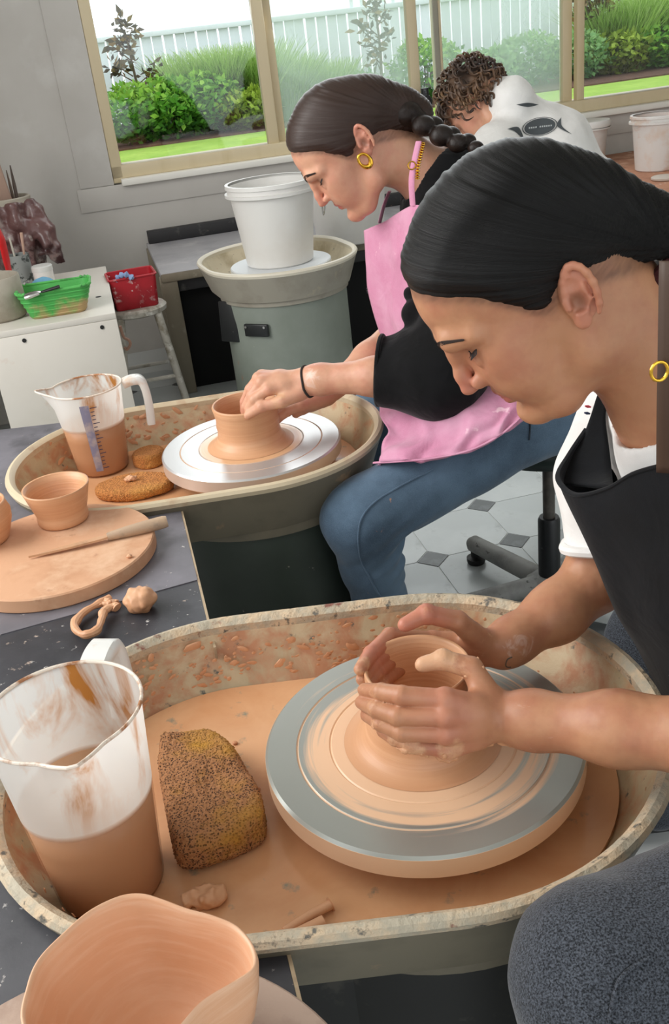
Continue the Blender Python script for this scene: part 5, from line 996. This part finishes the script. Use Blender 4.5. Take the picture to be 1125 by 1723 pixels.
put('necklace', mb.done(off=pb), mat('pale_gold', 'c9b98a', .3, metal=1.), P1, kind='stuff'); pc = np.array(chain_pts[3]); put('pendant', MB().tube(cat_rom([pc+np.array(q) for q in ((-.006, 0, -.006), (-.001, 0, -.003), (.003, 0, .0), (.006, 0, -.002), (.004, 0, -.005), (.0, 0, -.004))], 4), .0013, 8).done(off=pb), m_gold, P1)
# trousers and the part of the apron in the lap
tr1 = Sdf(); kn = np.array((0.1567,0.475,0.5118)); tr1.chain([(.53, .62, .42), kn+np.array([.09, .02, -.004]), kn], (.09, .074, .064), .03); tr1.chain([kn, kn+np.array([.012, -.015, -.12]), kn+np.array([.02, -.01, -.43])], (.066, .058, .045), .03)
tr1.rc((.53, .62, .43), (.54, .96, .43), .1, .09, .05); tr1.chain([(.54, .96, .43), (.46, 1.06, .38), (.42, 1.09, .36)], (.09, .07, .06), .03); tr1.chain([(.42, 1.09, .36), (.44, 1.1, .05)], (.062, .045), .03)
V, F = tr1.mesh(.004, fn=lambda p, d: d+.003*vnoise(p*18, 8)+.0015*vnoise(p*40, 9)); put('trousers', qmesh(V, F, pb), m_jean1, P1)
sm = [on_skin(tr1, p, .001) for p in ((0.1806,0.42,0.6141), (0.1619,0.42,0.5976), (0.1487,0.42,0.5767), (0.1414,0.42,0.5428))]; put('trouser_seam', MB().tube(cat_rom(sm, 6), .0016, 6).done(off=pb), m_jean1, P1)
for sy in (-1, 1): put('shoe', MB().add(*[(lambda m: ([v.co[:] for v in m.vertices], [tuple(p.vertices) for p in m.polygons]))(qmesh(*Sdf().rc((kn[0]+.03 if sy < 0 else .45, kn[1] if sy < 0 else 1.1, .035), (kn[0]-.1 if sy < 0 else .33, kn[1] if sy < 0 else 1.1, .028), .034, .028, .01).mesh(.006)))][0]).done(off=pb), m_black_rub, P1)

# ---- the middle potter, in pink apron and jeans
H2 = Frame((.0969, 1.70, .9738), math.radians(42.6), .07, 0, .806); s2 = Sdf(); head(s2, H2, ear=(-.031, .006), ear_tilt=.3, jaw=1.03)
s2.chain([H2(-.05, 0, -.01), H2(-.06, 0, -.075), (.25, 1.70, .905)], (.044, .042, .046), .03)
s2.chain([(.255, 1.70, .895), (.33, 1.70, .78), (.40, 1.70, .62), (.44, 1.70, .53)], (.05, .08, .085, .09), .05)
for sy in (-1, 1): s2.rc((.27, 1.70, .87), (.285, 1.70+.125*sy, .845), .05, .045, .05)
wl, el = np.array((-0.0243,1.605,0.6212)), np.array((0.1969,1.525,0.6329)); wr, er = np.array((0.0104,1.715,0.5512)), np.array((0.1919,1.845,0.6289))
s2.chain([(.29, 1.575, .84), el, el*.55+wl*.45, wl*.88+el*.12, wl], (.043, .036, .031, .0245, .0225), .02)
s2.chain([(.29, 1.825, .84), er, er*.5+wr*.5, wr], (.043, .035, .029, .0215), .02)
L2m = [(-0.0873,1.592,0.6174), (-0.0986,1.606,0.627), (-0.1037,1.622,0.6299), (-0.099,1.64,0.6277)]
L2f = [[(-0.1144,1.592,0.6022), (-0.1255,1.598,0.5848), (-0.1301,1.606,0.569)], [(-0.1183,1.606,0.6065), (-0.1321,1.61,0.5846), (-0.1374,1.616,0.565)], [(-0.1223,1.624,0.6106), (-0.1354,1.628,0.5874), (-0.1395,1.632,0.5683)], [(-0.1189,1.645,0.6084), (-0.1294,1.648,0.5884), (-0.1326,1.65,0.5744)]]
hand(s2, wl, L2m, L2f, [(-0.0341,1.588,0.6044), (-0.0673,1.577,0.5973), (-0.1034,1.582,0.5913), (-0.13,1.592,0.5743)], .0086, k=.003, web=.008)
R2m = [(-0.0356,1.672,0.5504), (-0.0387,1.684,0.5499), (-0.0397,1.696,0.5491), (-0.0373,1.708,0.548)]
hand(s2, wr, R2m, [[tuple(np.array(m)+np.array(d)*(1-.1*i)) for d in ((-.028, -.004, -.006), (-.046, -.006, -.016), (-.058, -.008, -.028))] for i, m in enumerate(R2m)], [tuple(wr+np.array(d)) for d in ((-.012, -.016, -.004), (-.03, -.026, -.008), (-.046, -.03, -.012), (-.06, -.03, -.02))], .0086, k=.003, web=.008)
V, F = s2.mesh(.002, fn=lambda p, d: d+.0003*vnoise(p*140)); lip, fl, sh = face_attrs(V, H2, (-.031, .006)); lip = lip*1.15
clay = clay_attr(V, [((-0.0715,1.58,0.5967), .03, .75), ((-0.0401,1.59,0.5978), .025, .6), ((-0.1267,1.595,0.5761), .02, .55), (wr, .05, .4)]); pw = clay_attr(V, [(wl+np.array([.02, -.02, .01]), .035, .8), (el*.6+wl*.4+np.array([0, -.03, -.02]), .04, .5), ((-0.0658,1.6,0.639), .03, .55)])
pb2 = (.42, 1.70, 0.)
P2 = put('person', qmesh(V, F, pb2, dict(lip=lip, flush=fl, shade_and_roots=sh, clay=clay, powder=pw)), m_skin2, None, 'woman with brown braid, pink apron and jeans leaning over the middle wheel', 'person'); P2.location = pb2
brows_lashes(s2, H2, P2, pb2, 1.5, 1.0)
def bun2(s): s.chain([H2(-.1, 0, .02), H2(-.128, 0, -.035), H2(-.145, 0, -.06)], (.045, .032, .022), .04)
V, F, st_ = hair_cap(H2, (-.135, 0, -.05), .008, extra=bun2, vox=.002, freq=230, nz=.001); put('hair', qmesh(V, F, pb2, dict(strand=st_)), m_hair2, P2)
sb_ = Sdf(); bp = [(0.1941,1.68,1.024), (0.2091,1.68,1.015), (0.216,1.65,1.006), (0.2341,1.67,1.002), (0.2416,1.635,0.9898), (0.2592,1.65,0.9865), (0.2652,1.62,0.9769), (0.2822,1.63,0.9767), (0.2897,1.6,0.969)]; br_ = (.025, .018, .019, .018, .0195, .0165, .017, .0145, .013)
for p, r in zip(bp, br_): sb_.ell(p, (r, r, r*.86), None, .004)
V, F = sb_.mesh(.0018); a = np.arctan2(V[:, 2]-np.interp(V[:, 0], [p[0] for p in bp], [p[2] for p in bp]), V[:, 1]-1.65); put('braid', qmesh(V, F, pb2, dict(strand=a*14+V[:, 0]*220)), m_braid, P2)
# earring, bracelet, chain
ec = np.array((0.1155,1.628,0.9671)); put('hoop_earring', MB().tube([ec+H2.R@np.array([.0085*math.sin(a), .0, .0115*math.cos(a)]) for a in np.linspace(0, 2*PI, 28, endpoint=False)], [.0024+.002*max(0, -math.cos(a)) for a in np.linspace(0, 2*PI, 28, endpoint=False)], 10, closed=True).done(off=pb2), m_gold, P2)
wd = (el-wl)/np.linalg.norm(el-wl); e1 = np.cross(wd, (0, 0, 1)); e1 /= np.linalg.norm(e1); e2 = np.cross(wd, e1); wc = wl+wd*.006
ringp = on_skin(s2, [wc+(e1*math.cos(a)+e2*math.sin(a))*.03+wd*.006*math.sin(a) for a in np.linspace(0, 2*PI, 30, endpoint=False)], .0008); put('hair_tie_bracelet', MB().tube(ringp, .0021, 8, closed=True).done(off=pb2), mat('dark_elastic', '231d1a', .8), P2)
# black fleece with rolled sleeves
sh2 = Sdf(); sh2.rc((.25, 1.66, .90), (.25, 1.74, .90), .052, .052, .03); sh2.rc((.215, 1.70, .86), (.24, 1.70, .8), .04, .06, .04); sh2.chain([(.268, 1.70, .905), (.335, 1.70, .79), (.405, 1.70, .64), (.45, 1.70, .50)], (.062, .095, .1, .11), .05)
for sy in (-1, 1): sh2.rc((.275, 1.70, .865), (.29, 1.70+.125*sy, .845), .06, .058, .05)
op_l, op_r = np.array((0.1036,1.55,0.6427)), np.array((0.145,1.825,0.6272)); sh2.chain([(.292, 1.575, .84), (.265, 1.545, .74), el+np.array([.005, 0, .0]), op_l], (.062, .07, .077, .058), .03); sh2.chain([(.292, 1.825, .84), er+np.array([.01, 0, .02]), op_r], (.06, .06, .045), .03)
for q, r in (((0.1175,1.8,0.6564), .022), ((0.1263,1.8,0.7046), .02), ((0.1324,1.8,0.6312), .022), ((0.1701,1.6,0.7516), .02), ((0.1722,1.575,0.7265), .026)): sh2.ell(q, np.ones(3)*r, None, .016)
hc = np.array(H2(-.02, 0, -.09)); dl = (op_l-el)/np.linalg.norm(op_l-el); dr = (op_r-er)/np.linalg.norm(op_r-er)
def fleece(p, d):
    d = d+.007*vnoise(p*np.array([13, 20, 13]), 6)+.004*np.abs(vnoise(p*np.array([24, 30, 24]), 7)); d = np.maximum(d, -(np.linalg.norm(p-np.array((.196, 1.70, .955)), axis=1)-.068)); nl = np.linalg.norm(p-op_l, axis=1) < .12; d = np.where(nl, np.maximum(d, (p-op_l)@dl), d); nr = np.linalg.norm(p-op_r, axis=1) < .1; return np.where(nr, np.maximum(d, (p-op_r)@dr), d)
V, F = sh2.mesh(.0032, fn=fleece); put('fleece', qmesh(V, F, pb2), m_black_t, P2)
e1 = np.cross(dl, (0, 0, 1)); e1 /= np.linalg.norm(e1); e2 = np.cross(dl, e1); put('sleeve_hem', MB().tube([op_l-dl*.003+(e1*math.cos(a)+e2*math.sin(a))*(.0565+.0035*math.sin(3*a+1)) for a in np.linspace(0, 2*PI, 44, endpoint=False)], .0042, 8, closed=True).done(off=pb2), m_black_t, P2)
# pink apron: bib, neck straps, lap
bib2 = [[(0.1119,1.765,0.8325), (0.1393,1.71,0.8513), (0.1639,1.655,0.8735), (0.1872,1.6,0.8937), (0.2055,1.56,0.8915)], [(0.111,1.765,0.7881), (0.1394,1.7,0.8033), (0.1627,1.645,0.8215), (0.1869,1.59,0.839), (0.2043,1.555,0.839)], [(0.1136,1.765,0.7225), (0.1412,1.7,0.7371), (0.1653,1.64,0.7568), (0.1862,1.59,0.7711), (0.2052,1.555,0.7769)], [(0.1266,1.76,0.6491), (0.1458,1.7,0.6627), (0.1679,1.64,0.6812), (0.1872,1.59,0.6971), (0.2088,1.555,0.7072)], [(0.1373,1.75,0.587), (0.1571,1.69,0.598), (0.1766,1.63,0.615), (0.198,1.58,0.6338), (0.2185,1.55,0.646)], [(0.1428,1.74,0.5422), (0.1654,1.68,0.5486), (0.1862,1.62,0.5728), (0.2091,1.575,0.591), (0.2293,1.55,0.6025)]]
put('apron_bib', patch(bib2, 7, 6, .003, pb2, .004, 26., (.004, 2.2)), m_pink, P2)
nt = cat_rom([(0.2024,1.615,0.9872), (0.1926,1.605,0.9609), (0.1848,1.598,0.931), (0.1841,1.598,0.8935)], 6); put('neck_strap', MB().tube(nt, .0058, 10, flat=.3).done(off=pb2), m_pink, P2); put('neck_strap', MB().tube(cat_rom([(0.1637,1.76,0.895), (0.1531,1.768,0.8716), (0.1417,1.765,0.8415)], 6), .0055, 10, flat=.3).done(off=pb2), m_pink, P2)
put('apron_ring', MB().tube([np.array((0.1866,1.598,0.9552))+np.array([.006*math.cos(a), -.004, .006*math.sin(a)]) for a in np.linspace(0, 2*PI, 18, endpoint=False)], .0012, 8, closed=True).done(off=pb2), m_gold, P2)
ch = cat_rom([(0.2079,1.6,0.9863), (0.2024,1.595,0.9715), (0.1958,1.59,0.9533), (0.1935,1.59,0.9338)], 5); mb = MB()
for i in range(len(ch)-1): d = ch[i+1]-ch[i]; mb.tube([ch[i], ch[i]+d*.3, ch[i]+d*.65, ch[i]+d*.95], [.001, .0036, .0036, .001], 8)
put('gold_chain', mb.done(off=pb2), m_gold, P2, kind='stuff')
jn = Sdf(); k2 = np.array((0.0443,1.455,0.4168)); hp = np.array((.46, 1.62, .54)); sk = np.array((0.063,1.47,0.2403)); jn.chain([hp, hp*.5+k2*.5+np.array([0, 0, .004]), k2], (.09, .07, .066), .03); jn.chain([k2, k2*.45+sk*.55, sk, sk+(sk-k2)*.75], (.066, .052, .046, .042), .02)
jn.rc(hp, (.47, 1.80, .54), .09, .09, .05); jn.chain([(.46, 1.80, .525), (.25, 1.88, .46), (.13, 1.92, .43)], (.095, .07, .06), .03); jn.rc((.13, 1.92, .43), (.08, 1.95, .06), .06, .045, .03)
def jeans(p, d):
    bk_ = np.exp(-(np.linalg.norm(p-(k2+np.array([.06, .0, -.05])), axis=1)/.06)**2); return d+.0022*vnoise(p*24, 11)+bk_*.0045*np.sin((p[:, 2]-.6*p[:, 0])*190)+.003*vnoise(p*10, 12)
V, F = jn.mesh(.0032, fn=jeans); V[:, 2] = np.maximum(V[:, 2], .02); put('jeans', qmesh(V, F, pb2), m_denim, P2)
se = on_skin(jn, cat_rom([(0.1768,1.4,0.5307), (0.1276,1.4,0.5111), (0.0822,1.4,0.4853), (0.047,1.395,0.4547), (0.0363,1.4,0.4205), (0.0405,1.42,0.3636), (0.0623,1.43,0.2775)], 6), .0008); put('side_seam', MB().tube(se, .0018, 6).done(off=pb2), m_denim, P2)
se = on_skin(jn, cat_rom([(0.3469,1.5,0.5522), (0.3434,1.5,0.5279), (0.338,1.5,0.5068)], 5), .001); put('pocket_seam', MB().tube(se, .0014, 6).done(off=pb2), mat('dark_thread', '2a3440', .8), P2)
lap = [[(0.1117,1.68,0.5414), (0.1603,1.63,0.5647), (0.2107,1.6,0.5877), (0.2689,1.57,0.6067), (0.3262,1.55,0.6115), (0.3642,1.54,0.5941)], [(0.1016,1.6,0.5403), (0.1494,1.545,0.5617), (0.1953,1.5,0.5854), (0.251,1.475,0.602), (0.3038,1.47,0.6103), (0.3425,1.47,0.6003)], [(0.1101,1.535,0.5333), (0.1504,1.48,0.5502), (0.1905,1.445,0.5653), (0.2408,1.425,0.581), (0.2888,1.425,0.593), (0.3262,1.43,0.5985)], [(0.0902,1.5,0.5206), (0.135,1.445,0.5358), (0.1807,1.42,0.5456), (0.2314,1.405,0.5596), (0.2793,1.405,0.5767), (0.3158,1.41,0.5952)], [(0.0759,1.485,0.5004), (0.1224,1.43,0.5216), (0.1686,1.41,0.5295), (0.2241,1.395,0.5421), (0.2721,1.395,0.5614), (0.3077,1.4,0.586)]]
put('apron_lap', patch(lap, 10, 9, .003, pb2, .006, 24., (.0075, 3.3)), m_pink, P2); put('lap_hem', MB().tube(cat_rom([np.array(p)+np.array([0, -.001, .003]) for p in lap[-1]], 8), .0032, 8, flat=.6).done(off=pb2), m_pink, P2)
for q in ((sk+(sk-k2)*.75), np.array((.08, 1.95, .05))):
    v = Sdf().rc((q[0]+.02, q[1], .035), (q[0]-.11, q[1], .03), .034, .028, .01).mesh(.006); put('shoe', qmesh(v[0], v[1], pb2), m_black_rub, P2)

# ---- the curly haired potter by the window, seen from behind
H3 = Frame((0.5175,2.78,0.931), math.radians(58), -.55, 0, .80); s3 = Sdf(); head(s3, H3, ear=(-.02, 0))
n3 = np.array((0.6201,2.8,0.8623)); s3.chain([H3(-.04, 0, -.02), H3(-.06, 0, -.09), n3], (.042, .036, .034), .03); s3.chain([n3, (0.7129,2.8,0.7744), (0.82,2.82,0.6222)], (.034, .08, .09), .05)
s3.chain([(0.5595,2.66,0.8221), (0.4593,2.55,0.795), (0.3414,2.6,0.7431)], (.045, .036, .024), .02); s3.chain([(0.7082,2.95,0.8157), (0.5949,3,0.7574), (0.4092,2.85,0.7149)], (.045, .036, .024), .02)
pb3 = tuple(np.array((0.82,2.82,0.6222))*np.array([1, 1, 0])); V, F = s3.mesh(.003); lip, fl, sh = face_attrs(V, H3); z0 = np.zeros(len(V))
P3 = put('person', qmesh(V, F, pb3, dict(lip=lip, flush=fl, shade_and_roots=z0, clay=z0, powder=z0)), m_skin2, None, 'person with curly hair in a printed white T-shirt bent over by the window', 'person'); P3.location = pb3
m_curl = mat('curly_hair', '3b2c24', .5, spots=[('755840', 14, .42, .66), ('a07c56', 9, .58, .76)]); mb = MB(); g = np.random.default_rng(3)
for i in range(420):
    d = g.normal(size=3); d /= np.linalg.norm(d); q = np.array([-.015, 0, .04])+d*np.array([.105, .088, .1])
    if q[2] < .026+.84*q[0]-.012 and not (q[2] > -.075 and q[0] < -.03): continue
    ph = g.uniform(0, 6.3); L_ = g.uniform(.03, .075); dn = np.array([-.15, d[1]*.3, -1.]); tg = dn-d*(dn@d); tg /= np.linalg.norm(tg)+1e-6; sd = np.cross(d, tg); pts = []
    for k in range(13): t_ = k/12; pts.append(H3(*(q+d*(.006+.012*math.sin(t_*3))+tg*L_*t_+(sd*math.cos(ph+t_*9)+d*math.sin(ph+t_*9))*.0075)))
    mb.tube(pts, [.0026]*3+[.003]*7+[.0022, .0015, .0006], 5)
for i in range(70):
    ph = g.uniform(0, 6.3); x0 = g.uniform(.03, .09); y0 = g.uniform(-.04, .095); q = np.array([x0, y0, .1-.5*max(0, x0-.05)]); pts = []
    for k in range(14): t_ = k/13; w_ = np.array([q[0]+.02*t_, q[1], q[2]]); P_w = H3(*w_)+np.array([-.02*t_, 0, -.085*t_])+np.array([.006*math.cos(ph+t_*11), .006*math.sin(ph+t_*11), 0]); pts.append(P_w)
    mb.tube(pts, [.0026]*10+[.002, .0016, .001, .0005], 5)
cap = Sdf().ell(H3(-.017, 0, .045), np.array([.1, .079, .092])*.8, H3.R, .01); V, F = cap.mesh(.004, fn=lambda p, d: np.maximum(d+.004*vnoise(p*60), (.03+.84*H3.inv(p)[:, 0]-H3.inv(p)[:, 2])*.6)); mb.add(V, [tuple(q) for q in F])
put('curly_hair', mb.done(off=pb3), m_curl, P3)
sh3 = Sdf(); sh3.chain([H3(-.05, 0, -.055), H3(-.06, 0, -.09), n3], (.05, .056, .07), .03); sh3.chain([(0.6109,2.8,0.8861), (0.6267,2.8,0.8616), (0.6914,2.78,0.7837), (0.7971,2.8,0.6281), (0.83,2.82,0.4855)], (.066, .08, .125, .125, .13), .05); sh3.chain([(0.6165,2.77,0.8546), (0.5409,2.66,0.8287), (0.4614,2.56,0.8008)], (.06, .06, .055), .04); sh3.chain([(0.6915,2.88,0.8319), (0.7065,2.98,0.805), (0.5949,3,0.7574)], (.06, .06, .055), .04)
def tee(p, d): return np.maximum(d+.005*vnoise(p*np.array([10, 16, 14]), 21)+.003*vnoise(p*26, 22), -(np.linalg.norm(p-(H3(.01, 0, .03)), axis=1)-.085))
V, F = sh3.mesh(.004, fn=tee); put('t_shirt', qmesh(V, F, pb3), m_white_t, P3)
m_print = mat('charcoal_print', '4a4f52', .8); C_ = np.array((0, 0, 1.164))
def on_shirt(px):
    """lay a printed outline on the back of the shirt"""
    px = np.array(px); d = px-C_; d /= np.linalg.norm(d, axis=1, keepdims=True); t_ = np.linalg.norm(px-C_, axis=1)-.35
    for _ in range(60): t_ = t_+np.clip(tee(C_+d*t_[:, None], sh3.ev(C_+d*t_[:, None]))-.002, -.02, .03)
    return C_+d*t_[:, None]
def printed(name, outer, inner=None):
    a = on_shirt(outer); n = len(a)
    if inner is None: c = a.mean(0); rings = [a, a*.6+c*.4, a*.2+c*.8]; rings = [rings[0]]+[on_shirt(r) for r in rings[1:]]; v = np.concatenate(rings+[rings[-1].mean(0)[None]]); f = [(i*n+k, i*n+(k+1) % n, (i+1)*n+(k+1) % n, (i+1)*n+k) for i in range(2) for k in range(n)]+[(2*n+k, 2*n+(k+1) % n, 3*n) for k in range(n)]
    else: b = on_shirt(inner); v = np.concatenate([a, b]); f = [(k, k+1, n+k+1, n+k) for k in range(n-1)]
    put(name, MB().add(v, f).done(2, off=pb3), m_print, P3)
cx_, ux, vx = np.array((0.6612,2.7,0.8689)), np.array((0.7023,2.7,0.8687))-np.array((0.6612,2.7,0.8689)), np.array((0.663,2.7,0.8892))-np.array((0.6612,2.7,0.8689))
printed('oval_print', [cx_+ux*math.cos(a)+vx*math.sin(a) for a in np.linspace(0, 2*PI, 32, endpoint=False)])
rgo = [cx_+(ux*math.cos(a)+vx*math.sin(a))*1.14 for a in np.linspace(0, 2*PI, 33)]; rgi = [cx_+(ux*math.cos(a)+vx*math.sin(a))*1.08 for a in np.linspace(0, 2*PI, 33)]; printed('ring_print', rgo, rgi)
for c0, c1, c2, c3 in ((((0.7182,2.7,0.886)), ((0.707,2.7,0.8652)), ((0.7467,2.7,0.84)), ((0.7197,2.7,0.8638))), (((0.5743,2.7,0.8728)), ((0.6043,2.7,0.8738)), ((0.6195,2.7,0.841)), ((0.5946,2.7,0.8646))), (((0.6104,2.75,0.9254)), ((0.6421,2.75,0.916)), ((0.6709,2.75,0.9187)), ((0.6423,2.75,0.9263)))):
    printed('crescent_print', cat_rom([c0, c1, c2], 6), cat_rom([c0, c3, c2], 6))
m_letter = mat('pale_letter_print', 'b9bdbd', .8); mb = MB()
for i in range(11):
    if i == 4: continue
    b0 = cx_+ux*(-.72+i*.14)+vx*(-.02-.03*(i-5)*0); q = on_shirt([b0+vx*-.09, b0+vx*.1, b0+vx*.1+ux*.09, b0+vx*-.09+ux*.09])+(C_-b0)/np.linalg.norm(C_-b0)*.0012; mb.add(q, [(0, 1, 2, 3)])
put('lettering', mb.done(2, off=pb3), m_letter, P3, kind='stuff')
